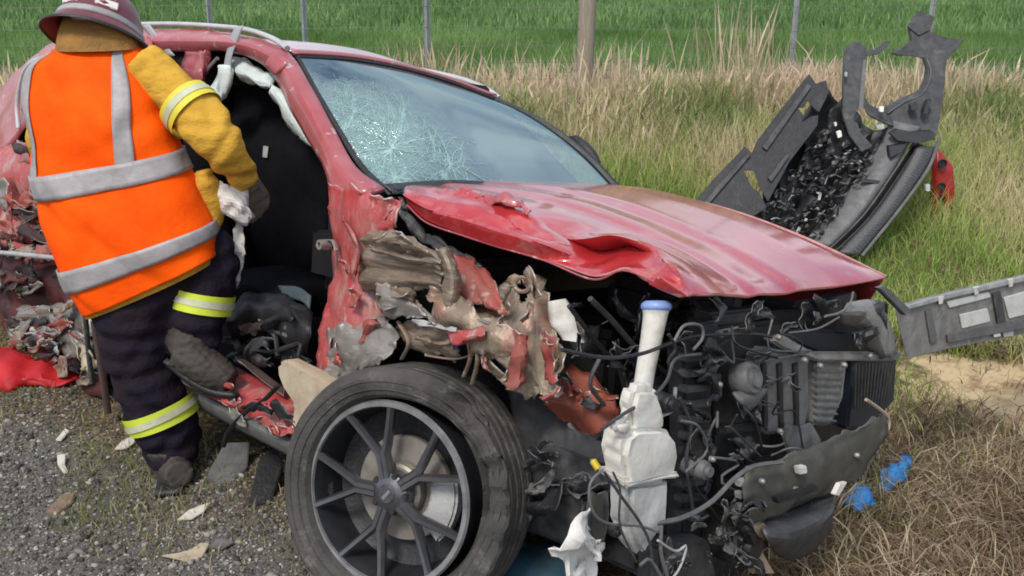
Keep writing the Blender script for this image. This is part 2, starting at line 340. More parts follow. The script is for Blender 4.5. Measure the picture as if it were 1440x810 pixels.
# ================================================================== THE SETTING
SANDX, SANDY = G(1432, 548).x, G(1432, 548).y
def ground_material():
    m, n, l, b = mk('verge ground')
    g = n.new('ShaderNodeNewGeometry'); sx = n.new('ShaderNodeSeparateXYZ'); l.new(g.outputs['Position'], sx.inputs[0])
    def nz(sc, det=8, ro=.65):
        t = n.new('ShaderNodeTexNoise'); t.inputs['Scale'].default_value = sc; t.inputs['Detail'].default_value = det; t.inputs['Roughness'].default_value = ro
        l.new(g.outputs['Position'], t.inputs['Vector']); return t.outputs['Fac']
    def mth(op, a, b_, c=None):
        q = n.new('ShaderNodeMath'); q.operation = op
        for i, v in enumerate((a, b_) + ((c,) if c is not None else ())):
            if isinstance(v, (int, float)): q.inputs[i].default_value = v
            else: l.new(v, q.inputs[i])
        return q.outputs[0]
    def rng(v, a, b_):
        q = n.new('ShaderNodeMapRange'); q.interpolation_type = 'SMOOTHSTEP'; q.inputs[1].default_value = a; q.inputs[2].default_value = b_; l.new(v, q.inputs[0]); return q.outputs[0]
    def mix(f, c1, c2):
        q = n.new('ShaderNodeMixRGB'); l.new(f, q.inputs[0])
        for i, c in ((1, c1), (2, c2)):
            if isinstance(c, tuple): q.inputs[i].default_value = (*c, 1)
            else: l.new(c, q.inputs[i])
        return q.outputs[0]
    s = mth('ADD', mth('MULTIPLY', mth('ADD', sx.outputs[0], .64), .58), mth('MULTIPLY', mth('SUBTRACT', sx.outputs[1], 2.73), .81))
    s = mth('ADD', s, mth('MULTIPLY', mth('SUBTRACT', nz(1.6), .5), 1.1))
    grav = mix(nz(34), (.07, .064, .058), (.17, .158, .145)); grav = mix(rng(nz(3.5), .5, .68), grav, (.13, .115, .095))
    grav = mix(rng(nz(90, 3), .60, .66), grav, (.38, .37, .35))
    soil = mix(rng(nz(9), .35, .65), (.13, .09, .052), (.06, .043, .024)); soil = mix(rng(nz(40), .5, .62), soil, (.28, .21, .125))
    soil = mix(rng(nz(2.4), .5, .66), soil, (.10, .125, .035))
    col = mix(rng(s, -.15, .25), grav, soil)
    dx = mth('SUBTRACT', sx.outputs[0], SANDX); dy = mth('SUBTRACT', sx.outputs[1], SANDY)
    d = mth('SQRT', mth('ADD', mth('MULTIPLY', dx, dx), mth('MULTIPLY', mth('MULTIPLY', dy, dy), 1.3)), 0)
    d = mth('ADD', d, mth('MULTIPLY', mth('SUBTRACT', nz(4), .5), 1.1))
    sand = mix(rng(nz(9), .42, .68), (.52, .40, .23), (.26, .18, .095)); sand = mix(rng(nz(22), .60, .68), sand, (.10, .07, .04)); sand = mix(rng(nz(60), .58, .64), sand, (.6, .5, .33))
    col = mix(rng(d, .66, .50), col, sand)
    crop = mix(rng(nz(1.3), .35, .65), (.09, .16, .05), (.12, .20, .065))
    col = mix(rng(mth('ADD', sx.outputs[1], mth('MULTIPLY', nz(1.), .8)), 10.6, 11.2), col, crop)
    l.new(col, b.inputs['Base Color']); b.inputs['Roughness'].default_value = .95; b.inputs['Specular IOR Level'].default_value = .2
    bp = n.new('ShaderNodeBump'); bp.inputs['Strength'].default_value = .8; bp.inputs['Distance'].default_value = .012
    l.new(nz(45), bp.inputs['Height']); l.new(bp.outputs[0], b.inputs['Normal'])
    return m
gx = np.sinh(np.linspace(-5.2, 5.2, 221)) * 400 / np.sinh(5.2) + .5
gx = np.unique(np.concatenate([gx, np.linspace(-4, 5, 150)]))
gy = np.concatenate([np.linspace(-30, 1, 12, endpoint=False), np.linspace(1, 11, 160, endpoint=False), np.geomspace(11, 700, 60)])
X, Y = np.meshgrid(gx, gy); Z = height(X, Y)
nx = len(gx)
gv = np.stack([X, Y, Z], -1).reshape(-1, 3)
gf = [(j * nx + i, j * nx + i + 1, (j + 1) * nx + i + 1, (j + 1) * nx + i) for j in range(len(gy) - 1) for i in range(nx - 1)]
ground = mesh('ground', gv, gf, ground_material(), None, 180); tag(ground, 'gravel shoulder running into a grassy roadside verge', kind='structure')

# ---- grass
def grass_material(name, trans=.35):
    m, n, l, b = mk(name); at = n.new('ShaderNodeAttribute'); at.attribute_name = 'tint'
    l.new(at.outputs['Color'], b.inputs['Base Color']); b.inputs['Roughness'].default_value = .7; b.inputs['Specular IOR Level'].default_value = .15
    tr = n.new('ShaderNodeBsdfTranslucent'); mx = n.new('ShaderNodeMixShader'); mx.inputs[0].default_value = trans
    l.new(at.outputs['Color'], tr.inputs['Color']); l.new(b.outputs[0], mx.inputs[1]); l.new(tr.outputs[0], mx.inputs[2])
    l.new(mx.outputs[0], n['Material Output'].inputs['Surface']); return m
GRASS = grass_material('grass blades')
def in_view(x, y, z, mx=70, my=130):
    q0, q1, q2 = x, y, z - CAM_H; ct, st = math.cos(CAM_T), math.sin(CAM_T)
    d = q1 * ct - q2 * st; px = 720 + CAM_F * q0 / d; py = 405 - CAM_F * (q1 * st + q2 * ct) / d
    return (d > .5) & (px > -mx) & (px < 1440 + mx) & (py < 810 + my) & (py > -my)
def patchy(x, y, f, seed=0):
    r = np.random.default_rng(seed); s = 0
    for k in range(6):
        a = r.uniform(0, 6.28); q = f * r.uniform(.5, 1.9); s = s + np.sin((x * math.cos(a) + y * math.sin(a)) * q + r.uniform(0, 6.28))
    return s / 3.2                                      # about -1..1
def car_local(x, y):
    A = np.array(CARI); z = height(x, y); return A[0, 0] * x + A[0, 1] * y + A[0, 2] * z + A[0, 3], A[1, 0] * x + A[1, 1] * y + A[1, 2] * z + A[1, 3]
def under_car(x, y, pad=0.):
    cx, cy = car_local(x, y); return (cx > -3.5 - pad) & (cx < .72 + pad) & (np.abs(cy) < .86 + pad)
def blades(name, x, y, h, w, lean, tint, seg=2, sink=.01, heads=None, az=None):
    """one grass blade per base point: a tapering, bending ribbon of seg quads and a tip"""
    n = len(x); z = height(x, y) - sink
    a = RNG.uniform(0, 2 * np.pi, n) if az is None else az; f = RNG.uniform(0, 2 * np.pi, n)
    dx, dy = np.cos(a), np.sin(a); wx, wy = np.cos(f) * w / 2, np.sin(f) * w / 2
    V = []; K = 2 * seg + 1
    for k in range(seg + 1):
        t = k / seg; bend = lean * t ** 1.7; up = np.sqrt(np.maximum(1 - np.minimum(lean, .97) ** 2 * t ** 1.3, .02)) * t
        cx, cy, cz = x + dx * h * bend, y + dy * h * bend, z + h * up
        ww = (1 - .75 * t ** 1.5) if heads is None else np.where(heads & (k == seg - 1), 2.2, 1 - .6 * t)
        if k == seg: V.append(np.stack([cx, cy, cz], 1))
        else: V += [np.stack([cx - wx * ww, cy - wy * ww, cz], 1), np.stack([cx + wx * ww, cy + wy * ww, cz], 1)]
    v = np.stack(V, 1).reshape(-1, 3); b = (np.arange(n) * K)[:, None]; loops = []; starts = []; tot = []
    for k in range(seg - 1): loops.append(b + np.array([[2 * k, 2 * k + 1, 2 * k + 3, 2 * k + 2]]))
    tri = b + np.array([[2 * seg - 2, 2 * seg - 1, 2 * seg]])
    per = np.concatenate(loops + [tri], 1); sizes = np.tile([4] * (seg - 1) + [3], n)
    me = bpy.data.meshes.new(name); me.vertices.add(len(v)); me.vertices.foreach_set('co', v.ravel().astype(np.float32))
    me.loops.add(per.size); me.loops.foreach_set('vertex_index', per.ravel().astype(np.int32))
    me.polygons.add(len(sizes)); st = np.concatenate([[0], np.cumsum(sizes)[:-1]]); me.polygons.foreach_set('loop_start', st.astype(np.int32))
    me.update(calc_edges=True)
    ca = me.attributes.new('tint', 'FLOAT_COLOR', 'POINT'); c = np.ones((n, K, 4), np.float32)
    c[:, :, :3] = tint[:, None, :]; ca.data.foreach_set('color', c.ravel())
    me.polygons.foreach_set('use_smooth', [True] * len(me.polygons))
    return link(name, me, GRASS, None)
def palette(cols, k):
    """pick between colours by a value 0..1, with jitter"""
    cols = np.array(cols); q = np.clip(k, 0, .999) * (len(cols) - 1); i = q.astype(int); t = (q - i)[:, None]
    c = cols[i] * (1 - t) + cols[np.minimum(i + 1, len(cols) - 1)] * t
    return c * RNG.uniform(.7, 1.3, (len(k), 1))
def scatter(n, x0, x1, y0, y1, mask=None):
    x = RNG.uniform(x0, x1, n); y = RNG.uniform(y0, y1, n); ok = in_view(x, y, height(x, y))
    if mask is not None: ok &= mask(x, y)
    return x[ok], y[ok]
# crop field beyond the fence, sown in faint rows
x, y = scatter(120000, -9, 9, 10.8, 19); k = .5 + .35 * patchy(x, y, 1.5, 3) + RNG.normal(0, .15, len(x))
o = blades('crop_field', x, y, RNG.uniform(.16, .34, len(x)), .017, RNG.uniform(.1, .6, len(x)), palette([(.10, .19, .05), (.16, .27, .08), (.23, .36, .13)], k))
tag(o, 'bright green crop field beyond the wire fence', 'crop field', kind='stuff')
x, y = scatter(110000, -36, 36, 19, 70); k = .5 + .4 * patchy(x, y, .5, 4) + .2 * np.sin(y * 2.2 + x * .1) + RNG.normal(0, .15, len(x))
o = blades('crop_field_far', x, y, RNG.uniform(.22, .36, len(x)), .055, RNG.uniform(.1, .6, len(x)), palette([(.11, .19, .065), (.15, .25, .09), (.20, .31, .12)], k))
tag(o, 'far part of the green crop field, farthest from the fence', 'crop field', kind='stuff')
# long dry grass along the fence
x, y = scatter(62000, -7, 7, 7.9, 11.4)
dens = ss(y + .3 * patchy(x, y, 2, 5), 7.9, 9.0) * (1 - ss(y + .3 * patchy(x, y, 2.3, 15), 10.7, 11.4)); ok = RNG.random(len(x)) < dens * (.65 + .5 * patchy(x, y, 2.2, 6)); x, y = x[ok], y[ok]
k = .64 + .40 * patchy(x, y, 1.4, 7) + .26 * (y - 9.6) + RNG.normal(0, .2, len(x))
hh = RNG.uniform(.2, .5, len(x)) * (.8 + .25 * patchy(x, y, 1.7, 8)) * (1 + .7 * (RNG.random(len(x)) < .03))
o = blades('long_dry_grass', x, y, hh, RNG.uniform(.006, .013, len(x)), RNG.uniform(.1, .65, len(x)), palette([(.16, .23, .07), (.29, .33, .13), (.52, .45, .27), (.70, .58, .41), (.68, .55, .41)], k), seg=3, heads=RNG.random(len(x)) < .3)
tag(o, 'long straw coloured grass growing along the fence line', 'dry grass', kind='stuff')
# tall seeded clumps by the wooden post and where the photo shows pale stalks
cx = np.array([2.35, 2.2, -.95, -.8, 3.3, 4.2, 1.0]); cyy = np.array([10.2, 10.4, 10.3, 10.2, 9.6, 9.8, 10.0]); i = RNG.integers(0, len(cx), 480)
x = cx[i] + RNG.normal(0, .22, 480); y = cyy[i] + RNG.normal(0, .2, 480)
o = blades('tall_stalks', x, y, np.where(i < 2, 1.0, .62) * RNG.uniform(.6, 1.1, 480), .009, RNG.uniform(.05, .4, 480), palette([(.46, .38, .25), (.62, .52, .37)], RNG.random(480)), seg=3, heads=RNG.random(480) < .6)
tag(o, 'tall pale seed stalks standing up against the fence', 'dry grass', kind='stuff')
# green verge between the car and the fence
x, y = scatter(150000, -5.5, 6, 3.6, 9.4, lambda x, y: ~under_car(x, y, .05))
s = side(x, y); sand_d = np.hypot(x - SANDX, (y - SANDY) * 1.14) + .22 * patchy(x, y, 5, 2)
dens = ss(s + .25 * patchy(x, y, 3, 9), .9, 2.4) * ss(sand_d, .42, .7) * (1 - ss(y, 8.5, 9.4)) * (.45 + .55 * ss(y, 4.3, 5.6)); ok = RNG.random(len(x)) < dens; x, y = x[ok], y[ok]
k = .47 + .46 * patchy(x, y, 1.9, 10) + RNG.normal(0, .2, len(x)) + .25 * (1 - ss(y, 4, 5.4)) + .1 * ss(y, 6.5, 8.5)
hh = RNG.uniform(.07, .2, len(x)) * (1 + 1.3 * ss(y, 6.2, 8.2)) * (.85 + .3 * patchy(x, y, 2.5, 11))
o = blades('verge_grass', x, y, hh, RNG.uniform(.004, .009, len(x)), RNG.uniform(.2, .85, len(x)), palette([(.18, .29, .06), (.30, .42, .10), (.45, .51, .18), (.60, .54, .30), (.66, .56, .38)], k), seg=2)
tag(o, 'green and yellowing grass on the verge behind the car', 'grass', kind='stuff')
# trampled dead grass lying round the nose of the car
x, y = scatter(75000, .1, 4.2, 2.0, 5.4, lambda x, y: ~under_car(x, y, -.25))
s = side(x, y); sand_d = np.hypot(x - SANDX, (y - SANDY) * 1.14) + .22 * patchy(x, y, 5, 2)
ok = RNG.random(len(x)) < ss(s, .2, .8) * (.10 + .9 * ss(sand_d, .45, .68)) * (.5 + .5 * patchy(x, y, 4, 12)); x, y = x[ok], y[ok]
k = .5 + .25 * patchy(x, y, 3.5, 13) + RNG.normal(0, .27, len(x)); green = RNG.random(len(x)) < np.clip(.12 + .55 * patchy(x, y, 2.6, 14), 0.02, .75)
tint = palette([(.07, .046, .03), (.20, .138, .088), (.38, .285, .19), (.60, .50, .36)], k); tint[green] = palette([(.10, .16, .035), (.20, .25, .07)], RNG.random(green.sum()))
hh = np.where(green, RNG.uniform(.04, .13, len(x)), RNG.uniform(.05, .22, len(x))); ln = np.where(green, RNG.uniform(.2, .8, len(x)), RNG.uniform(.8, .97, len(x)))
o = blades('trampled_dead_grass', x, y, hh, RNG.uniform(.003, .0085, len(x)), ln, tint, seg=3, sink=-.003)
tag(o, 'flattened brown dead grass around the front of the car', 'dead grass', kind='stuff')
# thin weeds where the gravel meets the verge
x, y = scatter(60000, -4.2, .4, 1.9, 5.6, lambda x, y: ~under_car(x, y, -.15))
s = side(x, y) + .35 * patchy(x, y, 3.2, 16); ok = RNG.random(len(x)) < ss(s, -.45, .3) * (.25 + .75 * ss(patchy(x, y, 4.2, 17), -.3, .5)) * (1 - .5 * ss(s, 1, 2)); x, y = x[ok], y[ok]
k = .45 + .3 * patchy(x, y, 3.6, 18) + RNG.normal(0, .25, len(x))
o = blades('shoulder_weeds', x, y, RNG.uniform(.02, .075, len(x)), RNG.uniform(.0025, .005, len(x)), RNG.uniform(.3, .95, len(x)), palette([(.10, .14, .035), (.18, .21, .06), (.33, .29, .15), (.46, .39, .25)], k), seg=2, sink=0)
tag(o, 'thin weeds and straw creeping over the gravel edge', 'weeds', kind='stuff')
# loose gravel
def pebbles(name, x, y, r, tint):
    ph = (1 + 5 ** .5) / 2; iv = np.array([(-1, ph, 0), (1, ph, 0), (-1, -ph, 0), (1, -ph, 0), (0, -1, ph), (0, 1, ph), (0, -1, -ph), (0, 1, -ph), (ph, 0, -1), (ph, 0, 1), (-ph, 0, -1), (-ph, 0, 1)]) / 1.9
    it = np.array([(0, 11, 5), (0, 5, 1), (0, 1, 7), (0, 7, 10), (0, 10, 11), (1, 5, 9), (5, 11, 4), (11, 10, 2), (10, 7, 6), (7, 1, 8), (3, 9, 4), (3, 4, 2), (3, 2, 6), (3, 6, 8), (3, 8, 9), (4, 9, 5), (2, 4, 11), (6, 2, 10), (8, 6, 7), (9, 8, 1)])
    n = len(x); a = RNG.uniform(0, 6.28, n); sc = RNG.uniform(.55, 1.3, (n, 3)) * r[:, None]; sc[:, 2] *= .65
    v = iv[None] * RNG.uniform(.72, 1.25, (n, 12, 1)) * sc[:, None, :]; c, s_ = np.cos(a)[:, None], np.sin(a)[:, None]
    vx = v[..., 0] * c - v[..., 1] * s_ + x[:, None]; vy = v[..., 0] * s_ + v[..., 1] * c + y[:, None]; vz = v[..., 2] + (height(x, y) + r * .22)[:, None]
    v = np.stack([vx, vy, vz], -1).reshape(-1, 3); f = (it[None] + (np.arange(n) * 12)[:, None, None]).reshape(-1)
    me = bpy.data.meshes.new(name); me.vertices.add(len(v)); me.vertices.foreach_set('co', v.ravel().astype(np.float32))
    me.loops.add(len(f)); me.loops.foreach_set('vertex_index', f.astype(np.int32)); me.polygons.add(len(f) // 3)
    me.polygons.foreach_set('loop_start', np.arange(0, len(f), 3, dtype=np.int32)); me.update(calc_edges=True)
    ca = me.attributes.new('tint', 'FLOAT_COLOR', 'POINT'); cc = np.ones((n, 12, 4), np.float32); cc[:, :, :3] = tint[:, None]; ca.data.foreach_set('color', cc.ravel())
    return link(name, me, grass_material('gravel stone', 0), None)
x, y = scatter(90000, -3.4, .3, 1.9, 5.0); s = side(x, y) + .3 * patchy(x, y, 2.4, 19); ok = RNG.random(len(x)) < (1 - ss(s, -.25, .5)) * .9 + .03; x, y = x[ok], y[ok]
r = np.minimum(RNG.lognormal(-5.38, .48, len(x)), .02)
tt = RNG.random(len(x)); tint = palette([(.055, .052, .048), (.115, .108, .10), (.19, .178, .16), (.36, .35, .325)], tt ** 1.35) * np.array([1, .985, .965])
o = pebbles('loose_gravel', x, y, r, tint); tag(o, 'loose grey gravel chips on the road shoulder', 'gravel', kind='stuff')

# ---- fence
MAT['wire'] = M('rusty wire', (.16, .17, .15), (.11, .10, .085), rough=.6)
fence = empty('wire_fence', (0, 10.5, .5)); tag(fence, 'post and wire fence between the verge and the green field', 'fence')
FY = 10.5
def fpt(px, z, Y=FY):
    d = ray(px, 60); return Vector((d.x / d.y * Y, Y, z))
for px, py in ((822, FY),):
    p = fpt(px, 0); zz = float(height(p.x, p.y)) - .1
    q = [(p.x, FY, zz + k * .24, .096 - .002 * k + .003 * math.sin(k * 2.1)) for k in range(7)]
    q = [(a + .012 * k, b, c, d) for k, (a, b, c, d) in enumerate(q)][::1]
    po = tube('post', [(a - p.x, b - FY, c - .5, d) for a, b, c, d in [(u - .04 * i / 6, v, w_, rr) for i, (u, v, w_, rr) in enumerate(q)]], .09, 'wood', fence, n=14)
    po.location.x = p.x; tag(po, 'thick weathered wooden post')
for px in (-60, 296, 428, 600, 1116, 1306, 1500):
    p = fpt(px, 0); zz = float(height(p.x, p.y)) - .1
    st = []
    for k, (u, v_) in enumerate(((-.004, -.03), (.004, -.03), (.004, -.002), (.03, .026), (.025, .031), (0, .008), (-.025, .031), (-.03, .026), (-.004, -.002))): st.append(Vector((p.x + u, v_, zz - .5)))
    po = prism('post', st, (.01, 0, 1.36), 'galv', fence, bevel=0); 
for zz in (.72, .87, 1.02, 1.2, 1.42, 1.58):
    pts = [(xx, -.035, zz - .5 + .02 * math.sin(xx * .9 + zz * 7) - .0) for xx in np.linspace(-9, 9, 13)]
    tube('wire', pts, .0028, 'wire', fence, n=5)
for xx in np.arange(-6, 6, .3):
    tube('wire', [(xx, -.035, .22), (xx + .01, -.035, .7), (xx, -.035, 1.08)], .0011, 'wire', fence, n=4, seg=5)
# ================================================================== THE WRECKED CAR (built in its own frame: x forward, y to its far side, z up)
car = empty('crashed_car'); car.matrix_world = CAR
tag(car, 'wrecked red car with buckled bonnet, crushed front end and its driver side torn open', 'car')

# ---- bonnet: longitudinal rows from the near lip to the far edge, buckled near the front wheel
def hood_detail(g):
    nv, nu = g.shape[:2]; n = gnorm(g); n *= np.sign(n[..., 2:3] + 1e-9)
    u = np.linspace(0, 1, nu)[None, :]; v = np.linspace(0, 1, nv)[:, None]
    d = .011 * crumple(g, 11, 3.4) * np.clip(1.25 - 2.2 * v, .07, 1) + .007 * crumple(g, 12, 11) * np.exp(-((v - .2) / .13) ** 2) * (u > .12)
    d = d + .018 * np.exp(-((u - .26) / .13) ** 2 - ((v - .34) / .035) ** 2) * (.6 + .8 * np.abs(crumple(g, 13, 30)))       # raised torn crease
    for v0, a in ((.52, .007), (.62, .008)): d = d + a * np.tanh((v - v0 - .05 * (u - .5)) / .012) * np.exp(-((v - v0) / .10) ** 2)
    d = d - .022 * np.exp(-((u - .42) / .07) ** 2 - ((v - .22) / .05) ** 2)
    return g + n * d[..., None]
hood = sheet('bonnet', [
    rowS(-.73, (572, 287), (600, 311), (650, 329), (700, 345), (765, 366), (834, 391), (881, 377), (908, 396), (962, 416)),
    rowS(-.745, (568, 275), (605, 295), (655, 308), (712, 326), (770, 346), (832, 372, -.66), (880, 366, -.64), (925, 384, -.73), (970, 414)),
    rowS(-.71, (568, 268), (615, 282), (665, 292), (720, 308), (785, 340), (836, 352, -.58), (888, 352, -.56), (940, 366, -.72), (978, 413)),
    rowS(-.64, (572, 264), (640, 274), (700, 288), (750, 306), (795, 336), (862, 333), (922, 350), (962, 378), (1000, 414)),
    rowS(-.52, (598, 261), (665, 270), (735, 283), (800, 306), (856, 327), (910, 340), (955, 361), (990, 386), (1022, 415)),
    rowS(-.30, (645, 259), (725, 266), (800, 280), (870, 304), (925, 328), (975, 352), (1018, 378), (1052, 400), (1066, 415)),
    rowS(0, (715, 258), (800, 266), (880, 284), (950, 310), (1005, 334), (1050, 357), (1090, 381), (1114, 398), (1126, 411)),
    rowS(.30, (780, 257), (860, 264), (940, 281), (1010, 304), (1065, 327), (1110, 350), (1145, 372), (1165, 389), (1178, 404)),
    rowS(.55, (835, 258), (910, 266), (985, 284), (1050, 305), (1105, 327), (1150, 348), (1190, 370), (1210, 383), (1226, 395)),
    rowS(.68, (866, 261), (935, 272), (1005, 290), (1070, 311), (1125, 333), (1165, 351), (1205, 370), (1228, 381), (1246, 390))],
    'paint', car, nu=120, nv=91, thick=.006, sharp=11, post=hood_detail, lin=True)
tag(hood, 'buckled red bonnet with a folded near edge')
tube('bonnet_edge', rowS(-.735, (572, 288), (600, 313), (650, 331), (700, 347), (765, 366), (834, 393), (875, 380), (915, 394), (962, 417)), .0028, 'paint_pale', car, n=6)

sheet('peeled_ridge', [rowS(-.66, (668, 279), (696, 285), (722, 291), (744, 302)), rowS(-.655, (672, 272), (700, 277), (726, 281), (746, 294)), rowS(-.63, (676, 272), (704, 278), (728, 284), (746, 298))], 'paint_pale', car, nu=30, nv=8, crum=.014, cf=26, thick=.003, jag=.004, seed=64, sharp=18)
# ---- roof, rails and screen pillar
hd = [S(410, 74, -.57), S(490, 79, -.29), S(566, 92, 0), S(634, 111, .29), S(698, 136, .58)]
roof_rows = []
for k, h in enumerate(hd):
    c = (1 - abs(k - 2) / 2) * .02
    roof_rows.append([h, h + Vector((-.3, 0, .035 + c)), h + Vector((-.8, 0, .05 + c)), h + Vector((-1.4, 0, .02 + c)), h + Vector((-1.95, 0, -.10 + c))])
sheet('roof', roof_rows, 'roof_paint', car, nu=40, nv=24, thick=.02, crum=.004, cf=4, seed=4)
tube('roof_rail', rowS(-.60, (196, 34), (253, 34), (317, 38), (352, 43), (385, 55), (404, 68)), .013, 'silver', car, n=10, squash=.8)
tube('roof_rail', rowS(.60, (585, 97), (620, 104), (655, 113), (685, 126), (702, 138)), .015, 'silver', car, n=10, squash=.8)
sheet('side_frame', [
    rowS(-.60, (150, 46), (260, 44), (330, 50), (385, 65), (411, 82), (442, 135, -.64), (473, 190, -.67), (503, 240, -.70), (540, 270, -.70)),
    rowS(-.66, (150, 58), (260, 57), (330, 60), (377, 76), (402, 98), (430, 147, -.69), (457, 200, -.72), (481, 242, -.75), (512, 275, -.77)),
    rowS(-.64, (150, 72), (260, 71), (315, 70), (366, 86), (392, 115), (417, 160, -.67), (443, 210, -.70), (461, 245, -.74), (468, 280, -.78))],
    'paint_pale', car, nu=60, nv=10, crum=.005, cf=9, thick=.02, seed=5)
sheet('pillar_tape', [rowS(-.665, (384, 72), (404, 88)), rowS(-.675, (378, 82), (396, 98)), rowS(-.67, (374, 92), (388, 106))], 'paint_pale', car, nu=8, nv=8, crum=.004, thick=.004)
# windscreen
wt = [S(416, 80, -.56), S(492, 84, -.29), S(567, 97, 0), S(634, 116, .29), S(697, 140, .57)]
wb = [S(546, 274, -.69), S(640, 268, -.35), S(722, 265, 0), S(796, 263, .35), S(866, 263, .70)]
mid = [(a * .5 + b * .5) + Vector((.03, 0, .035)) for a, b in zip(wt, wb)]
q1 = [(a * .75 + b * .25) + Vector((.022, 0, .027)) for a, b in zip(wt, wb)]; q3 = [(a * .25 + b * .75) + Vector((.022, 0, .027)) for a, b in zip(wt, wb)]
q1[0], mid[0], q3[0] = S(444, 133, -.615), S(474, 185, -.65), S(506, 236, -.675)
def screen_material():
    m, n, l, b = mk('cracked laminated screen')
    tc = n.new('ShaderNodeTexCoord'); uv = tc.outputs['Object']
    vo = n.new('ShaderNodeTexVoronoi'); vo.feature = 'DISTANCE_TO_EDGE'; vo.inputs['Scale'].default_value = 38
    dn = n.new('ShaderNodeTexNoise'); dn.inputs['Scale'].default_value = 6; dn.inputs['Detail'].default_value = 4
    mxv = n.new('ShaderNodeMixRGB'); mxv.inputs[0].default_value = .30; l.new(uv, mxv.inputs[1]); l.new(dn.outputs['Color'], mxv.inputs[2]); l.new(uv, dn.inputs['Vector'])
    l.new(mxv.outputs[0], vo.inputs['Vector'])
    vo2 = n.new('ShaderNodeTexVoronoi'); vo2.feature = 'DISTANCE_TO_EDGE'; vo2.inputs['Scale'].default_value = 90; l.new(mxv.outputs[0], vo2.inputs['Vector'])
    vm = n.new('ShaderNodeMath'); vm.operation = 'MULTIPLY_ADD'; vm.inputs[1].default_value = 1.0; vm.inputs[2].default_value = .035; l.new(vo2.outputs['Distance'], vm.inputs[0])
    vmin = n.new('ShaderNodeMath'); vmin.operation = 'MINIMUM'; l.new(vo.outputs['Distance'], vmin.inputs[0]); l.new(vm.outputs[0], vmin.inputs[1])
    cr = n.new('ShaderNodeMapRange'); cr.inputs[1].default_value = .14; cr.inputs[2].default_value = .0; cr.inputs[4].default_value = .8; l.new(vmin.outputs[0], cr.inputs[0])
    c0 = n.new('ShaderNodeVectorMath'); c0.operation = 'DISTANCE'; cc = (wb[0] * .66 + wt[0] * .34) * .86 + mid[2] * .14; c0.inputs[1].default_value = cc; l.new(uv, c0.inputs[0])
    ad = n.new('ShaderNodeMath'); ad.operation = 'MULTIPLY_ADD'; l.new(dn.outputs['Fac'], ad.inputs[0]); ad.inputs[1].default_value = .5; l.new(c0.outputs['Value'], ad.inputs[2])
    fall = n.new('ShaderNodeMapRange'); fall.interpolation_type = 'SMOOTHSTEP'; fall.inputs[1].default_value = .78; fall.inputs[2].default_value = .30; l.new(ad.outputs[0], fall.inputs[0])
    mm = n.new('ShaderNodeMath'); mm.operation = 'MULTIPLY'; mm.use_clamp = True;  l.new(cr.outputs[0], mm.inputs[0]); l.new(fall.outputs[0], mm.inputs[1])
    fr = n.new('ShaderNodeMath'); fr.operation = 'MULTIPLY'; fr.inputs[1].default_value = .16; l.new(fall.outputs[0], fr.inputs[0])
    mx2 = n.new('ShaderNodeMath'); mx2.operation = 'MAXIMUM'; l.new(mm.outputs[0], mx2.inputs[0]); l.new(fr.outputs[0], mx2.inputs[1])
    gl = n.new('ShaderNodeBsdfGlossy'); gl.inputs['Roughness'].default_value = .06; gl.inputs['Color'].default_value = (.70, .88, .90, 1)
    tr = n.new('ShaderNodeBsdfTransparent'); tr.inputs['Color'].default_value = (.42, .50, .50, 1)
    lw = n.new('ShaderNodeFresnel'); lw.inputs[0].default_value = 1.9
    rr = n.new('ShaderNodeMapRange'); rr.inputs[1].default_value = 0; rr.inputs[2].default_value = .5; rr.inputs[3].default_value = .15; rr.inputs[4].default_value = .46; l.new(lw.outputs[0], rr.inputs[0])
    ms = n.new('ShaderNodeMixShader'); l.new(rr.outputs[0], ms.inputs[0]); l.new(tr.outputs[0], ms.inputs[1]); l.new(gl.outputs[0], ms.inputs[2])
    df = n.new('ShaderNodeBsdfDiffuse'); df.inputs['Color'].default_value = (.34, .50, .47, 1)
    ms2 = n.new('ShaderNodeMixShader'); l.new(mx2.outputs[0], ms2.inputs[0]); l.new(ms.outputs[0], ms2.inputs[1]); l.new(df.outputs[0], ms2.inputs[2])
    bp = n.new('ShaderNodeBump'); bp.inputs['Strength'].default_value = .5; bp.inputs['Distance'].default_value = .01; l.new(mx2.outputs[0], bp.inputs['Height']); l.new(bp.outputs[0], gl.inputs['Normal'])
    l.new(ms2.outputs[0], n['Material Output'].inputs['Surface']); return m
scr = sheet('windscreen', [wt, q1, mid, q3, wb], screen_material(), car, nu=50, nv=40, thick=.0, crum=.0015, cf=3, sharp=180)
tag(scr, 'cracked windscreen, crazed at the driver side')
sc_edge = wt + [wt[4] * .5 + wb[4] * .5 + Vector((.03, 0, .035))] + wb[::-1] + [wt[0] * .5 + wb[0] * .5 + Vector((.03, 0, .035))]
tube('screen_seal', wt, .008, 'black', car, n=6); tube('screen_seal', [wt[4], q1[4], mid[4], q3[4], wb[4]], .014, 'black', car, n=6)
sheet('screen_border', [[wt[0], q1[0], mid[0], q3[0], wb[0]], [a * .955 + b * .045 + Vector((.004, 0, .006)) for a, b in zip((wt[0], q1[0], mid[0], q3[0], wb[0]), (wt[1], q1[1], mid[1], q3[1], wb[1]))]], 'black', car, nu=24, nv=4, thick=.006)
sheet('screen_border', [[p + Vector((.012, 0, .014)) for p in wb[:3]], [wb[0] * .78 + q3[0] * .22 + Vector((.01, 0, .015)), wb[1] * .86 + q3[1] * .14 + Vector((.01, 0, .015)), wb[2] * .98 + q3[2] * .02 + Vector((.01, 0, .014))]], 'black', car, nu=20, nv=4, thick=.004)
tube('far_pillar', [p + Vector((-.03, .05, -.01)) for p in (wt[4], q1[4], mid[4], q3[4], wb[4])], .02, 'black', car, n=8)
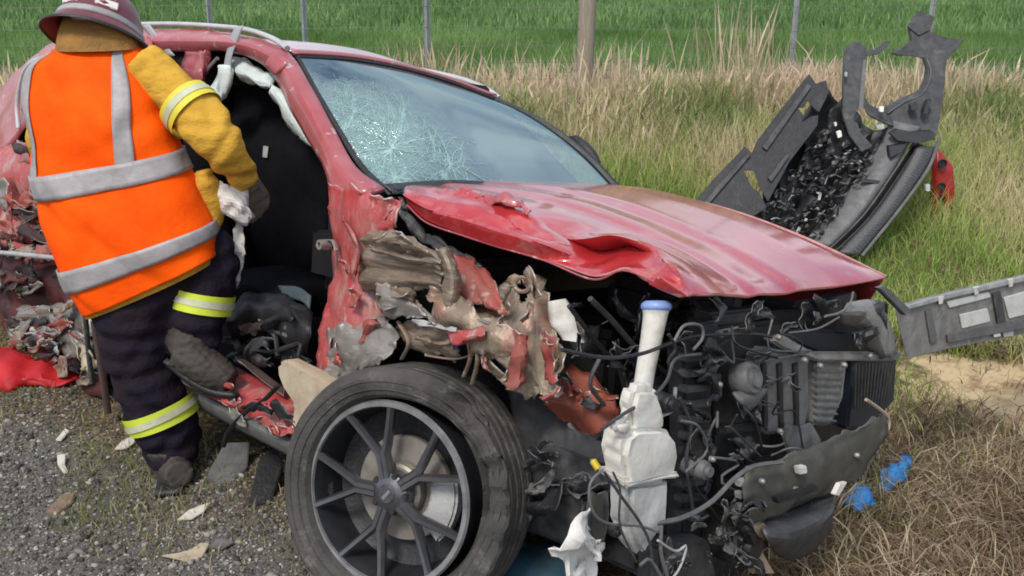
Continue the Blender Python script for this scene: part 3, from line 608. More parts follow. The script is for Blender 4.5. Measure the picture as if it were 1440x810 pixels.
sheet('cowl_panel', [[p + Vector((.10, 0, -.03)) for p in wb], [p + Vector((-.03, 0, -.06)) for p in wb]], 'black', car, nu=30, nv=5, thick=.02)
sil('far_mirror', [((800, 193), (812, 190), 1.0), ((806, 205), (826, 201), 1.0), ((818, 220), (838, 215), 1.0), ((832, 234), (844, 229), 1.0)], S, .6, 'black', car, away=(0, 1, 0), m=12, n=14)
sheet('far_wing', [[S(866, 261, .70), S(1005, 289, .70), S(1125, 331, .70), S(1246, 388, .70)], [S(866, 261, .70) + Vector((0, .08, -.06)), S(1005, 289, .70) + Vector((0, .10, -.10)), S(1125, 331, .7) + Vector((0, .1, -.13)), S(1246, 388, .7) + Vector((-.1, .08, -.15))],
    [S(866, 261, .70) + Vector((0, .1, -.5)), S(1005, 289, .70) + Vector((0, .12, -.35)), S(1125, 331, .7) + Vector((-.05, .12, -.3)), S(1246, 388, .7) + Vector((-.15, .1, -.3))]], 'paint', car, nu=24, nv=10, thick=.01)

# branching cracks in the glass, running out from two knocks
SG = surf([wt, q1, mid, q3, wb], 50, 40); SN = gnorm(SG); SN *= np.sign(SN[..., 2:3] + 1e-9)
def glass_pt(u, v):
    u, v = np.clip(u, 0, 1) * 48.999, np.clip(v, 0, 1) * 38.999; i, j = int(u), int(v); a_, b_ = u - i, v - j
    return SG[j, i] * (1 - a_) * (1 - b_) + SG[j, i + 1] * a_ * (1 - b_) + SG[j + 1, i] * (1 - a_) * b_ + SG[j + 1, i + 1] * a_ * b_ + SN[j, i] * .0015
cv, cf_ = [], []; rc = random.Random(21)
def crack(pts, w):
    P_ = np.array(pts); T_ = np.gradient(P_, axis=0); b0 = len(cv)
    for k, (p_, t_) in enumerate(zip(P_, T_)):
        n_ = np.cross(t_, SN[20, 20]); n_ /= max(np.linalg.norm(n_), 1e-9); ww = w * (1 - .7 * k / len(P_)); cv.extend([p_ - n_ * ww, p_ + n_ * ww])
        if k: cf_.append((b0 + 2 * k - 2, b0 + 2 * k - 1, b0 + 2 * k + 1, b0 + 2 * k))
for (u0, v0, nr, ln) in ((.13, .70, 54, .46), (.09, .42, 26, .24), (.29, .86, 28, .26), (.07, .88, 22, .16)):
    rays_ = []
    for k in range(nr):
        a_ = 6.283 * k / nr + rc.uniform(-.1, .1); L_ = ln * rc.uniform(.35, 1.15); u, v, pts = u0, v0, []
        for q in range(12):
            pts.append((u, v)); a_ += rc.uniform(-.28, .28); u += math.cos(a_) * L_ / 12 * .72; v += math.sin(a_) * L_ / 12 * 1.4
        pts = [p for p in pts if .01 < p[0] < .99 and .01 < p[1] < .985]; rays_.append(pts)
        if len(pts) > 2: crack([glass_pt(*p) for p in pts], .0012)
        if len(pts) > 7:
            u, v = pts[5]; b_ = a_ + rc.choice((-.7, .7)); br = []
            for q in range(6): br.append((u, v)); b_ += rc.uniform(-.3, .3); u += math.cos(b_) * L_ / 14 * .72; v += math.sin(b_) * L_ / 14 * 1.4
            br = [p for p in br if .01 < p[0] < .99 and .01 < p[1] < .985]
            if len(br) > 2: crack([glass_pt(*p) for p in br], .0009)
    for ring in range(2, 10):
        for k in range(nr):
            A_, B_ = rays_[k], rays_[(k + 1) % nr]
            if len(A_) > ring and len(B_) > ring and rc.random() < .7: crack([glass_pt(*A_[ring]), glass_pt((A_[ring][0] + B_[ring][0]) / 2 + rc.uniform(-.006, .006), (A_[ring][1] + B_[ring][1]) / 2 + rc.uniform(-.01, .01)), glass_pt(*B_[ring])], .0009)
MAT['crack'] = M('white glass fracture', (.42, .62, .59), (.26, .42, .40), rough=.4, scale=30)
mesh('glass_cracks', cv, cf_, 'crack', scr, 180)

# ---- near side front: torn wing, hinge pillar, inner metal
p = sheet('hinge_pillar', [
    rowS(-.80, (468, 258), (467, 300), (464, 340), (463, 385), (459, 430), (453, 480), (448, 532)),
    rowS(-.85, (500, 266), (497, 310), (492, 350), (488, 400), (486, 450), (477, 490), (470, 534)),
    rowS(-.83, (530, 272), (526, 312), (520, 350), (512, 395), (512, 445), (508, 490), (500, 528)),
    rowS(-.79, (562, 280), (556, 312), (548, 345), (532, 390), (538, 440), (545, 476), (528, 518))], 'paint_scuffed', car, nu=44, nv=30, crum=.016, cf=6, thick=.005, jag=.006, seed=8, sharp=10)
tag(p, 'torn red hinge pillar scraped to grey metal')
sheet('torn_wing', [
    rowS(-.83, (498, 318), (545, 326), (590, 340), (618, 356)), rowS(-.855, (500, 334), (548, 338), (594, 352), (622, 368)), rowS(-.84, (502, 348), (550, 352), (596, 364), (622, 378)), rowS(-.862, (502, 362), (552, 366), (598, 374), (622, 386)),
    rowS(-.84, (504, 376), (554, 380), (600, 385), (622, 393)), rowS(-.862, (506, 392), (556, 395), (600, 397), (622, 402)), rowS(-.83, (508, 408), (556, 408), (602, 408), (620, 412))], 'mud', car, nu=44, nv=40, crum=.007, cf=11, thick=.003, jag=.003, seed=9, sharp=10)
sheet('torn_wing', [rowS(-.85, (612, 346), (622, 375), (624, 405), (616, 425)), rowS(-.875, (622, 350), (634, 378), (636, 410), (628, 430)), rowS(-.84, (632, 356), (644, 384), (646, 412), (640, 432))], 'mud', car, nu=24, nv=10, crum=.008, cf=16, thick=.005, jag=.004, seed=21, sharp=10)
sheet('torn_wing', [rowS(-.86, (528, 402), (560, 405), (592, 420), (606, 440)), rowS(-.885, (534, 420), (564, 424), (594, 438), (612, 452)), rowS(-.86, (540, 440), (568, 444), (596, 454), (618, 462))], 'grey_metal', car, nu=30, nv=16, crum=.010, cf=18, thick=.005, jag=.006, seed=10, sharp=10)
sheet('torn_wing', [rowS(-.84, (606, 398), (650, 424), (690, 446), (732, 470)), rowS(-.87, (600, 420), (642, 448), (684, 468), (722, 495)), rowS(-.85, (606, 446), (640, 472), (682, 492), (710, 525))], 'beige_metal', car, nu=36, nv=16, crum=.012, cf=13, thick=.006, jag=.006, seed=61, sharp=10)
sheet('torn_wing', [rowS(-.80, (558, 456), (600, 458), (636, 462)), rowS(-.83, (566, 476), (604, 480), (640, 484)), rowS(-.81, (600, 498), (622, 502), (650, 506))], 'mud', car, nu=20, nv=12, crum=.008, cf=12, thick=.005, jag=.005, seed=62, sharp=10)
sheet('torn_wing', [rowS(-.88, (586, 450), (612, 452), (640, 462)), rowS(-.89, (588, 458), (614, 462), (644, 468))], 'pale_grey', car, nu=14, nv=5, crum=.006, cf=18, thick=.004, jag=.003, seed=63)
sheet('lower_pillar_skin', [rowS(-.85, (468, 462), (500, 452), (542, 448)), rowS(-.875, (460, 498), (498, 492), (552, 486)), rowS(-.86, (456, 535), (490, 530), (516, 518))], 'grey_metal', car, nu=30, nv=18, crum=.009, cf=14, thick=.005, jag=.008, seed=22, sharp=10)
lathe('hinge_bolt', [(.008, .0), (.008, .02), (.016, .02), (.017, 0), (.017, -.02)], 'grey_metal', car, Matrix.Translation(S(456, 344, -.86)) @ Matrix.Rotation(math.pi / 2, 4, 'X'), 14)
for i, pts in enumerate([((520, 345), (570, 358), (615, 366)), ((525, 330), (560, 336), (600, 350)), ((585, 470), (612, 478), (640, 476)), ((480, 300), (500, 340), (498, 380))]):
    sheet('metal_fold', [rowS(-.875, *pts), rowS(-.89, *[(a + 2, b + 4) for a, b in pts]), rowS(-.87, *[(a + 1, b + 9) for a, b in pts])], ('mud', 'beige_metal', 'beige_metal', 'paint_scuffed')[i], car, nu=16, nv=6, crum=.004, cf=18, thick=.003, jag=.003, seed=30 + i, sharp=20)
sheet('inner_wing', [rowS(-.70, (622, 370), (652, 368), (690, 384)), rowS(-.77, (636, 396), (668, 396), (700, 412)), rowS(-.80, (650, 424), (688, 434), (712, 442))], 'red_raw', car, nu=22, nv=14, crum=.014, cf=10, thick=.006, jag=.005, seed=12, sharp=20)
p = sheet('strut_tower', [
    rowS(-.70, (688, 428), (712, 402), (740, 389), (768, 402, -.66)), rowS(-.77, (664, 458), (705, 438), (745, 422), (780, 430, -.70)), rowS(-.80, (662, 490, -.76), (700, 482), (745, 468), (784, 478, -.72)),
    rowS(-.80, (688, 512, -.76), (714, 520), (750, 518), (788, 520, -.72)), rowS(-.78, (712, 546), (735, 556), (760, 562), (776, 556))], 'beige_metal', car, nu=44, nv=36, crum=.030, cf=8, thick=.004, jag=.008, seed=13, sharp=10,
    holes=lambda u, v: (u - .62) ** 2 * 1.4 + (v - .12) ** 2 < .006 or (u - .45) ** 2 + (v - .70) ** 2 < .008)
tag(p, 'twisted beige inner wing metal with a bolt hole')
sheet('metal_fold', [rowS(-.84, (722, 462), (718, 500), (712, 545)), rowS(-.86, (734, 465), (730, 505), (726, 548)), rowS(-.84, (742, 470), (742, 510), (738, 540))], 'red_raw', car, nu=16, nv=8, crum=.012, cf=16, jag=.005, seed=14, sharp=20)
sheet('metal_fold', [rowS(-.78, (768, 470), (770, 500), (772, 536)), rowS(-.80, (780, 472), (784, 505), (782, 540))], 'red_raw', car, nu=12, nv=6, crum=.01, cf=16, jag=.005, seed=15, sharp=20)
tube('metal_rim', [S(735 + 11 * math.cos(a), 400 + 10 * math.sin(a), -.735) for a in np.linspace(0, 6.4, 12)], .006, 'beige_metal', car, n=6)
for k, (pts, mt) in enumerate([(((655, 470), (662, 500), (652, 530)), 'beige_metal'), (((668, 478), (672, 505), (664, 540)), 'mud'), (((690, 455), (640, 440), (605, 452)), 'grey_metal'), (((600, 500), (640, 505), (668, 498)), 'beige_metal'), (((560, 452), (575, 480), (565, 505)), 'beige_metal'), (((455, 344), (468, 338), (474, 352)), 'grey_metal'), (((540, 458), (556, 470), (545, 480)), 'grey_metal')]):
    tube('torn_strip', rowS(-.85, *pts), .009, mt, car, n=6, squash=.35)
sheet('bonnet_gutter', [rowS(-.68, (562, 276), (590, 318), (630, 345), (678, 372)), rowS(-.70, (556, 296), (585, 332), (622, 360), (672, 388))], 'charcoal', car, nu=30, nv=8, crum=.014, cf=22, thick=.012, jag=.004, seed=16, sharp=20)
tube('blue_hose', rowS(-.845, (635, 416), (634, 440), (638, 465), (642, 492)), .009, M('blue hose rubber', (.03, .04, .16), rough=.5), car, n=8)
sheet('chassis_rail', [rowS(-.60, (762, 522), (800, 514), (850, 544), (870, 585)), rowS(-.66, (768, 562), (800, 568), (832, 585), (866, 612)), rowS(-.60, (788, 590), (820, 605), (842, 645), (862, 668))], 'copper', car, nu=26, nv=14, crum=.014, cf=9, thick=.008, jag=.004, seed=17, sharp=22)
sheet('wheel_liner', [rowS(-.58, (700, 505), (770, 560), (830, 606), (850, 650)), rowS(-.64, (720, 590), (775, 615), (828, 655), (856, 690)), rowS(-.64, (735, 680), (780, 700), (822, 725), (852, 745)), rowS(-.60, (735, 745), (785, 765), (812, 780), (836, 800))], 'charcoal', car, nu=30, nv=24, crum=.016, cf=7, thick=.006, seed=18, sharp=30)
sheet('wheel_liner', [rowS(-.60, (470, 480), (560, 470), (660, 470), (745, 530)), rowS(-.45, (470, 560), (560, 560), (660, 560), (740, 580)), rowS(-.40, (470, 700), (560, 720), (660, 740), (740, 760))], 'black', car, nu=30, nv=16, crum=.02, cf=6, thick=.006, seed=19, sharp=30)
tube('bonnet_stay', rowS(-.70, (800, 596), (820, 625), (836, 652)), .007, 'grey', car); tube('stay_tip', rowS(-.70, (834, 648), (842, 660)), .010, 'yellow_tip', car, seg=3)

# ---- front: engine bay mass, reservoir, radiator pack, looms
for nm, c, sz, mt, rz in [('engine_block', (.12, .05, .48), (.62, .95, .52), 'black', 0), ('gearbox', (.25, -.35, .33), (.45, .35, .35), 'black', .3), ('battery_box', (.25, .38, .72), (.28, .26, .22), 'black', .1), ('airbox', (.30, .05, .76), (.34, .34, .16), 'black', -.2), ('firewall', (-.42, 0, .62), (.06, 1.36, .85), 'black', 0), ('strut_brace', (-.1, 0, .86), (.12, 1.2, .06), 'black', 0), ('crossmember', (.45, .05, .17), (.5, 1.2, .1), 'black', 0)]:
    box(nm, c, sz, mt, car, Matrix.Rotation(rz, 4, 'Z'), .025)
def FB(name, pts, x, dep, mat, bevel=.005, jag=0, seed=3):           # a traced front panel, extruded backwards
    return prism(name, [F(a, b, x) for a, b in pts], (-dep, 0, 0), mat, car, bevel, jag, seed)
MAT['dust_grey'] = M('dusty light grey plastic', (.24, .235, .22), (.14, .135, .125), rough=.6, scale=14, bump=.3, sp_soft=.15, spots=[(20, .58, (.34, .33, .30)), (30, .64, (.06, .058, .054))])
FB('radiator', [(985, 445), (1250, 425), (1240, 610), (985, 740)], .66, .05, 'black')
FB('fan_shroud', [(998, 462), (1100, 450), (1108, 640), (1085, 690), (1005, 712)], .75, .06, 'black', .012)
FB('shroud_rib', [(1010, 600), (1105, 590), (1105, 602), (1010, 613)], .765, .04, 'black')
FB('shroud_rib', [(1012, 655), (1090, 640), (1092, 652), (1014, 668)], .765, .04, 'black')
FB('shroud_panel', [(1062, 506), (1075, 490), (1120, 492), (1138, 505), (1140, 570), (1132, 610), (1078, 612), (1064, 570)], .79, .05, 'grey', .012)
for k in range(3): FB('panel_rib', [(1072 + k * 22, 512), (1079 + k * 22, 510), (1081 + k * 22, 600), (1075 + k * 22, 602)], .797, .02, 'black', .002)
FB('radiator_panel', [(1148, 503), (1192, 505), (1186, 560), (1168, 600), (1146, 598)], .78, .05, 'dust_grey', .008)
FB('duct_panel', [(1202, 505), (1262, 500), (1258, 565), (1225, 600), (1192, 604)], .70, .06, 'navy', .01)
FB('hanging_flap', [(1106, 596), (1128, 600), (1146, 594), (1151, 618), (1146, 630), (1152, 642), (1140, 656), (1122, 646), (1112, 650), (1104, 622)], .81, .012, 'grey', .004, .004)
FB('crossmember_lit_edge', [(1082, 478), (1105, 472), (1148, 496), (1270, 495), (1262, 507), (1150, 508), (1100, 490)], .80, .03, 'dust_grey', .006, .002)  # lighter grey stands in for the lit edge of the crossmember
FB('top_shelf', [(1085, 470), (1130, 462), (1250, 472), (1262, 494), (1150, 496)], .72, .10, 'navy', .008)
FB('latch_panel', [(1000, 440), (1085, 432), (1090, 446), (1040, 456), (1000, 462)], .74, .06, 'charcoal', .008)
FB('latch_panel', [(985, 455), (1010, 450), (1018, 476), (990, 482)], .78, .05, 'charcoal', .006)
FB('headlamp', [(1120, 425), (1180, 415), (1210, 420), (1200, 450), (1160, 462), (1125, 455)], .66, .14, 'headlamp', .012)
sheet('lamp_bracket', [rowF(.80, (1190, 428), (1226, 424), (1250, 450), (1262, 498)), rowF(.83, (1184, 440), (1216, 442), (1236, 470), (1248, 502)), rowF(.78, (1180, 452), (1204, 462), (1220, 488), (1234, 505))], 'dust_grey', car, nu=20, nv=10, crum=.006, cf=14, thick=.008, seed=23)
FB('trim_strip', [(1236, 405), (1246, 402), (1282, 436), (1274, 444)], .80, .02, 'grey', .003)
FB('support_column', [(962, 490), (1003, 484), (1002, 560), (1000, 640), (985, 760), (960, 770), (966, 640)], .78, .06, 'black', .008)
for k in range(11):
    yy = 500 + k * 22; dx = -max(0, k - 6) * 2
    FB('column_rib', [(966 + dx, yy), (1001 + dx, yy - 4), (1001 + dx, yy + 6), (966 + dx, yy + 10)], .795, .03, 'charcoal', .003)
for k in range(9): FB('radiator_fin', [(1149, 510 + k * 10), (1189 - k * 1.5, 511 + k * 10), (1189 - k * 1.5, 514 + k * 10), (1149, 513 + k * 10)], .786, .02, 'grey', .001)
for k in range(12): FB('radiator_fin', [(1203 + k * 4.8, 510), (1205.5 + k * 4.8, 510), (1204 + k * 4.0, 575 - k * .8), (1201.5 + k * 4.0, 575 - k * .8)], .706, .02, 'charcoal', .001)
def disc(name, px, py, x, rpx, dep, mat, tilt=(0, 0)):
    c = F(px, py, x); r = rpx * mpp(CAR @ c); m = Matrix.Translation(c) @ Matrix.Rotation(math.pi / 2 + tilt[0], 4, 'Y') @ Matrix.Rotation(tilt[1], 4, 'X')
    return lathe(name, [(.0, dep), (r * .55, dep), (r * .6, dep * .82), (r * .86, dep * .8), (r, dep * .6), (r, 0), (r * .9, -dep * .3), (0, -dep * .3)], mat, car, m, 28)
for bx_, by_ in ((1074, 500), (1130, 506), (1152, 514), (1186, 513), (1012, 470), (1094, 474), (1070, 676), (1118, 688), (1204, 640), (1000, 645), (1010, 540), (1096, 606), (1222, 500), (1250, 499)): disc('bolt', bx_, by_, .815 if by_ < 620 else .89, 4.2, .012, 'bare')
disc('horn', 1043, 533, .80, 24, .05, 'grey', (-.3, 0)); sheet('horn_trumpet', [rowF(.82, (1030, 552), (1058, 550)), rowF(.84, (1040, 566), (1078, 548)), rowF(.83, (1052, 578), (1062, 570))], 'grey', car, nu=8, nv=8, thick=.008)
disc('pump', 1020, 755, .80, 32, .10, 'black'); disc('pump', 972, 655, .83, 14, .06, 'grey'); disc('connector', 925, 563, .84, 14, .05, 'black'); disc('pulley', 905, 560, .55, 40, .05, 'charcoal')
sheet('undertray', [rowF(.86, (1236, 576), (1196, 602), (1150, 628), (1100, 644), (1054, 656)), rowF(.875, (1246, 592), (1210, 626), (1160, 652), (1105, 668), (1050, 684)), rowF(.878, (1240, 618), (1206, 652), (1156, 680), (1104, 696), (1050, 712)), rowF(.87, (1226, 642), (1198, 674), (1150, 700), (1100, 714), (1052, 738))], 'olive', car, nu=40, nv=18, crum=.010, cf=6, thick=.006, jag=.004, seed=24, sharp=30)
tube('undertray_lip', rowF(.86, (1218, 562), (1240, 578), (1250, 590), (1246, 610), (1230, 638)), .006, 'cream', car, n=6)
sheet('air_scoop', [rowF(.84, (1066, 726), (1110, 718), (1150, 700), (1176, 690)), rowF(.92, (1075, 752), (1112, 752), (1150, 735), (1172, 715)), rowF(.88, (1090, 778), (1118, 786), (1145, 772), (1168, 742))], 'charcoal', car, nu=20, nv=12, thick=.008, crum=.004)
FB('scoop_slot', [(1092, 700), (1150, 682), (1152, 690), (1095, 709)], .925, .02, 'black', .003)
FB('clip', [(1124, 657), (1135, 655), (1136, 666), (1126, 668)], .905, .02, 'white', .003); FB('clip', [(1182, 680), (1192, 678), (1180, 698), (1174, 696)], .93, .015, 'white', .002)
for k in range(4): FB('clip', [(1040, 676 + k * 17), (1058, 672 + k * 17), (1060, 680 + k * 17), (1042, 686 + k * 17)], .86, .02, 'pale_grey', .003)
FB('lower_bracket', [(1054, 742), (1078, 736), (1074, 775), (1088, 806), (1060, 806), (1062, 770)], .90, .02, 'beige_metal', .003, .002)
FB('lower_bumper_core', [(985, 700), (1060, 680), (1060, 800), (985, 830)], .72, .10, 'black', .01)
FB('skid_plate', [(930, 770), (1000, 760), (1010, 812), (930, 840)], .84, .08, 'charcoal', .01)
RD = 2.42; MAT['tank_grey'] = M('dirty translucent plastic', (.50, .51, .50), (.38, .38, .36), rough=.45, scale=12, bump=.3, sp_soft=.15, spots=[(20, .58, (.28, .26, .22))])
def tank(name, pts, x, dep, mat, parent, seed):
    o = prism(name, [F(p_, q_, x) for p_, q_ in pts], (-dep, .01, .004), mat, parent, .016, .002, seed); m_ = o.modifiers.new('soft', 'SUBSURF'); m_.levels = m_.render_levels = 2; m_.subdivision_type = 'SIMPLE'
    bpy.context.view_layer.update(); bake(o); me = o.data; n_ = len(me.vertices); co = np.empty(n_ * 3); no = np.empty(n_ * 3); me.vertices.foreach_get('co', co); me.vertex_normals.foreach_get('vector', no); co = co.reshape(-1, 3)
    co = co + no.reshape(-1, 3) * (crumple(co, seed, 12) * .006 + crumple(co, seed + 1, 30) * .002)[:, None]; me.vertices.foreach_set('co', co.ravel()); me.update(); return o
res = tank('washer_reservoir', [(884, 612), (902, 600), (940, 602), (952, 616), (958, 640), (952, 674), (884, 684), (878, 645)], .90, .085, 'tank', car, 51)
tank('shoulder', [(896, 548), (924, 548), (930, 575), (936, 606), (892, 610), (888, 580)], .885, .05, 'tank', res, 52)
tank('shoulder', [(866, 596), (886, 590), (892, 606), (882, 616), (868, 612)], .89, .03, 'tank', res, 55)
tank('lower_tank', [(886, 682), (944, 674), (940, 735), (926, 754), (906, 790), (896, 772), (886, 750)], .90, .075, MAT['tank_grey'], res, 53)
tank('tank_seam', [(878, 676), (956, 666), (956, 674), (880, 686)], .905, .095, 'tank', res, 54)
sil('filler_neck', [((889, 552), (917, 552), RD), ((894, 520), (922, 520), RD), ((900, 480), (931, 480), RD), ((904, 445), (939, 445), RD), ((903, 436), (942, 436), RD)], VD, 1., 'tank', res, n=18, m=14, away=(-.69, .69, -.2), power=2)
sil('filler_cap', [((904, 437), (942, 437), RD), ((901, 433), (945, 433), RD), ((902, 427), (944, 427), RD), ((907, 423), (939, 423), RD)], VD, 1., 'cap', res, n=22, m=10, away=(-.69, .69, -.2), power=2)
disc('reservoir_plug', 862, 745, .90, 9, .02, 'black')
sheet('torn_liner', [rowF(.90, (818, 734), (834, 744), (852, 762)), rowF(.93, (800, 756), (822, 766), (850, 782)), rowF(.90, (786, 774), (816, 786), (846, 800)), rowF(.92, (800, 808), (822, 816), (850, 826))], 'white', car, nu=22, nv=20, crum=.022, cf=11, thick=.004, jag=.010, seed=25, sharp=18, tear=.12)
FB('torn_liner', [(836, 690), (850, 700), (852, 770), (840, 780), (832, 740)], .895, .02, 'olive', .004, .003)
sil('coolant_tank', [((772, 424), (795, 420), 2.62), ((770, 440), (806, 436), 2.62), ((776, 460), (812, 458), 2.62), ((790, 478), (818, 482), 2.62)], VD, .6, 'tank', car, n=14, m=12, away=(-.69, .69, -.2), crum=.006, cf=20)
for nm, pts, x, r, mt in [
    ('coolant_hose', [(920, 736), (960, 728), (1000, 706), (1034, 672), (1060, 656), (1100, 650)], .90, .0085, 'grey'),
    ('brake_pipe', [(790, 492), (850, 503), (900, 498), (945, 482), (985, 472), (1060, 470), (1085, 474)], .84, .006, 'black'),
    ('brake_pipe', [(846, 604), (880, 580), (915, 560), (938, 535), (950, 505), (985, 498)], .88, .0055, 'charcoal'),
    ('wiring_loom', [(948, 480), (962, 458), (985, 458), (988, 475), (975, 492)], .86, .005, 'grey'),
    ('wiring_loom', [(940, 470), (950, 490), (940, 510), (958, 530)], .86, .005, 'black'),
    ('wiring_loom', [(950, 545), (946, 575), (930, 585)], .86, .006, 'pale_grey'),
    ('wiring_loom', [(848, 660), (830, 680), (832, 715), (852, 735), (900, 740), (925, 748)], .92, .004, 'grey'),
    ('wiring_loom', [(850, 664), (875, 700), (900, 735), (915, 770), (918, 830)], .92, .0045, 'charcoal'),
    ('wiring_loom', [(862, 664), (872, 690), (872, 740), (895, 790)], .925, .0035, 'charcoal'),
    ('wiring_loom', [(930, 740), (930, 780), (945, 830)], .92, .006, 'grey'),
    ('wiring_loom', [(925, 760), (950, 775), (965, 768), (955, 800), (935, 825)], .925, .004, 'pale_grey'),
    ('wiring_loom', [(900, 795), (915, 788), (940, 830)], .93, .005, 'grey'),
    ('wiring_loom', [(800, 430), (830, 470), (870, 520), (880, 560)], .6, .008, 'black'),
    ('wiring_loom', [(830, 420), (860, 450), (905, 500), (960, 540)], .62, .010, 'charcoal'),
    ('wiring_loom', [(845, 500), (830, 540), (850, 570)], .7, .007, 'charcoal'),
    ('wiring_loom', [(955, 560), (972, 600), (965, 650), (975, 720)], .84, .006, 'charcoal'),
    ('wiring_loom', [(1000, 520), (1030, 505), (1055, 508), (1075, 500)], .80, .005, 'black'),
    ('wiring_loom', [(1085, 640), (1115, 630), (1150, 640)], .84, .004, 'grey'),
    ('wiring_loom', [(1160, 445), (1180, 440), (1195, 428), (1200, 410)], .84, .005, 'grey'),
    ('wiring_loom', [(1110, 468), (1150, 462), (1180, 446)], .84, .004, 'grey')]:
    tube(nm, [F(a, b, x) for a, b in pts], r * .78, mt, car, n=7)
rr_ = random.Random(5)
for k in range(46):                                                     # small brackets, plugs and broken lugs in the dark of the bay
    px, py = rr_.uniform(785, 1190), rr_.uniform(425, 720)
    if 845 < px < 960 and py > 430: continue
    x = rr_.uniform(.50, .77); c = F(px, py, x); s_ = rr_.uniform(.02, .075)
    if abs(c.y) > .7 or c.z > .88: continue
    box(rr_.choice(['bracket', 'relay_box', 'connector', 'broken_lug']), c, (s_, s_ * rr_.uniform(.6, 2.2), s_ * rr_.uniform(.5, 1.8)), rr_.choice(['black', 'black', 'charcoal', 'charcoal', 'grey', 'navy']), car,
        Matrix.Rotation(rr_.uniform(-.6, .6), 4, 'X') @ Matrix.Rotation(rr_.uniform(-.5, .5), 4, 'Z'), .004)

# ---- cabin
floor_ = box('cabin_floor', (-1.75, 0, .26), (2.5, 1.55, .06), 'black_matt', car)
box('dashboard', (-.62, 0, .82), (.34, 1.36, .26), 'black_matt', car, None, .06); box('centre_console', (-1.05, 0, .48), (.8, .24, .36), 'black_matt', car, None, .03)
box('far_door', (-1.35, .80, .62), (1.9, .07, .75), 'black_matt', car, None, .03); box('far_door', (-2.45, .78, .62), (.9, .07, .75), 'black_matt', car, None, .03)
sheet('far_window_block', [[(-.55, .74, .95), (-1.3, .70, .98), (-2.9, .68, .98)], [(-.9, .70, 1.2), (-1.5, .66, 1.25), (-2.8, .62, 1.25)], [(-1.25, .58, 1.49), (-1.8, .56, 1.52), (-2.7, .54, 1.46)]], 'black_matt', car, nu=16, nv=8, thick=.01)  # opaque black sheet added over the far windows to block light
box('rear_bulkhead', (-2.85, 0, .75), (.1, 1.45, 1.2), 'black_matt', car)
sheet('headliner', [[r + Vector((-.03, 0, -.05)) for r in row] for row in roof_rows], 'black_matt', car, nu=12, nv=8, thick=.01)
def seat(y, rake):
    s = empty('front_seat', (0, 0, 0), car)
    prof = [((-1.02, .56), .07), ((-1.15, .60), .085), ((-1.5, .54), .09), ((-1.58, .56), .10)]
    sheet('cushion', [[(a, y - .25, z - .03) for (a, z), _ in prof], [(a, y - .15, z + .03) for (a, z), _ in prof], [(a, y, z) for (a, z), _ in prof], [(a, y + .15, z + .03) for (a, z), _ in prof], [(a, y + .25, z - .03) for (a, z), _ in prof]], 'seat', s, nu=14, nv=12, thick=.14, sharp=60)
    bp = [(-1.54, .58), (-1.60, .80), (-1.70, 1.05), (-1.76, 1.22)]
    sheet('backrest', [[(a - dx, y + q, z) for a, z in bp] for q, dx in ((-.26, -.06), (-.17, 0), (0, .03), (.17, 0), (.26, -.06))], 'seat', s, nu=16, nv=12, thick=.14, sharp=60)
    box('headrest', (-1.79, y, 1.30), (.10, .26, .18), 'seat', s, Matrix.Rotation(-.15, 4, 'Y'), .03); return s
seat(-.36, .2); seat(.36, .2)
# near-black sheet added across the opening to close off the dark cabin void
sheet('dark_void_sheet', [[S(330, 130, -.45), S(372, 105, -.40), S(425, 150, -.42), S(462, 225, -.45)], [S(322, 210, -.52), S(360, 210, -.50), S(415, 220, -.50), S(462, 260, -.50)], [S(330, 310, -.45), S(365, 320, -.48), S(410, 320, -.46), S(460, 320, -.45)], [S(330, 400, -.40), S(370, 405, -.44), S(410, 400, -.42), S(456, 400, -.40)]], 'seat', car, nu=30, nv=30, crum=.02, cf=6, thick=.01, seed=26, sharp=60)
FB2 = lambda name, pts, y, dep, mat, bevel=.004, jag=0: prism(name, [S(a, b, y) for a, b in pts], (0, dep, 0), mat, car, bevel, jag)
FB2('cabin_tag', [(370, 205), (377, 206), (375, 222), (369, 221)], -.53, .004, 'pale_grey', .001)
st_c = S(385, 440, -.50); st_m = Matrix.Translation(st_c) @ Matrix.Rotation(.5, 4, 'Z') @ Matrix.Rotation(-.9, 4, 'Y')
sw = lathe('steering_wheel', [(.185 + .017 * math.cos(a), .017 * math.sin(a)) for a in np.linspace(0, 6.283, 12, endpoint=False)], 'black', car, st_m, 36, close=True)
lathe('wheel_hub', [(0, .03), (.06, .028), (.085, .0), (.07, -.04), (0, -.04)], 'black', sw, st_m, 20)
for a in (0, 2.3, -2.3): box('wheel_spoke', st_m @ Vector((.12 * math.cos(a), .12 * math.sin(a), 0)), (.13, .035, .02), 'black', sw, st_m.to_3x3().to_4x4() @ Matrix.Rotation(a, 4, 'Z'))
sheet('cloth_fold', [rowS(-.66, (318, 430), (350, 412), (400, 415), (440, 440)), rowS(-.74, (322, 455), (352, 438), (398, 440), (436, 470)), rowS(-.66, (330, 490), (360, 480), (400, 490), (430, 510))], 'black', car, nu=24, nv=16, crum=.02, cf=10, thick=.008, seed=27)
for pts in [((340, 470), (370, 462), (410, 475)), ((345, 490), (380, 495), (425, 480)), ((360, 455), (385, 470), (390, 500)), ((405, 460), (425, 470), (420, 500))]:
    tube('pedal_linkage', rowS(-.72, *pts), .009, 'charcoal', car, n=6)
for c in ((357, 468), (401, 470), (402, 460), (372, 478)): box('pedal', S(*c, -.74), (.03, .012, .02), 'grey', car)
sheet('dash_end', [rowS(-.62, (392, 402), (420, 404), (438, 416)), rowS(-.64, (400, 418), (424, 424), (436, 436))], M('dusky blue trim', (.05, .075, .09), rough=.6), car, nu=10, nv=6, thick=.01)
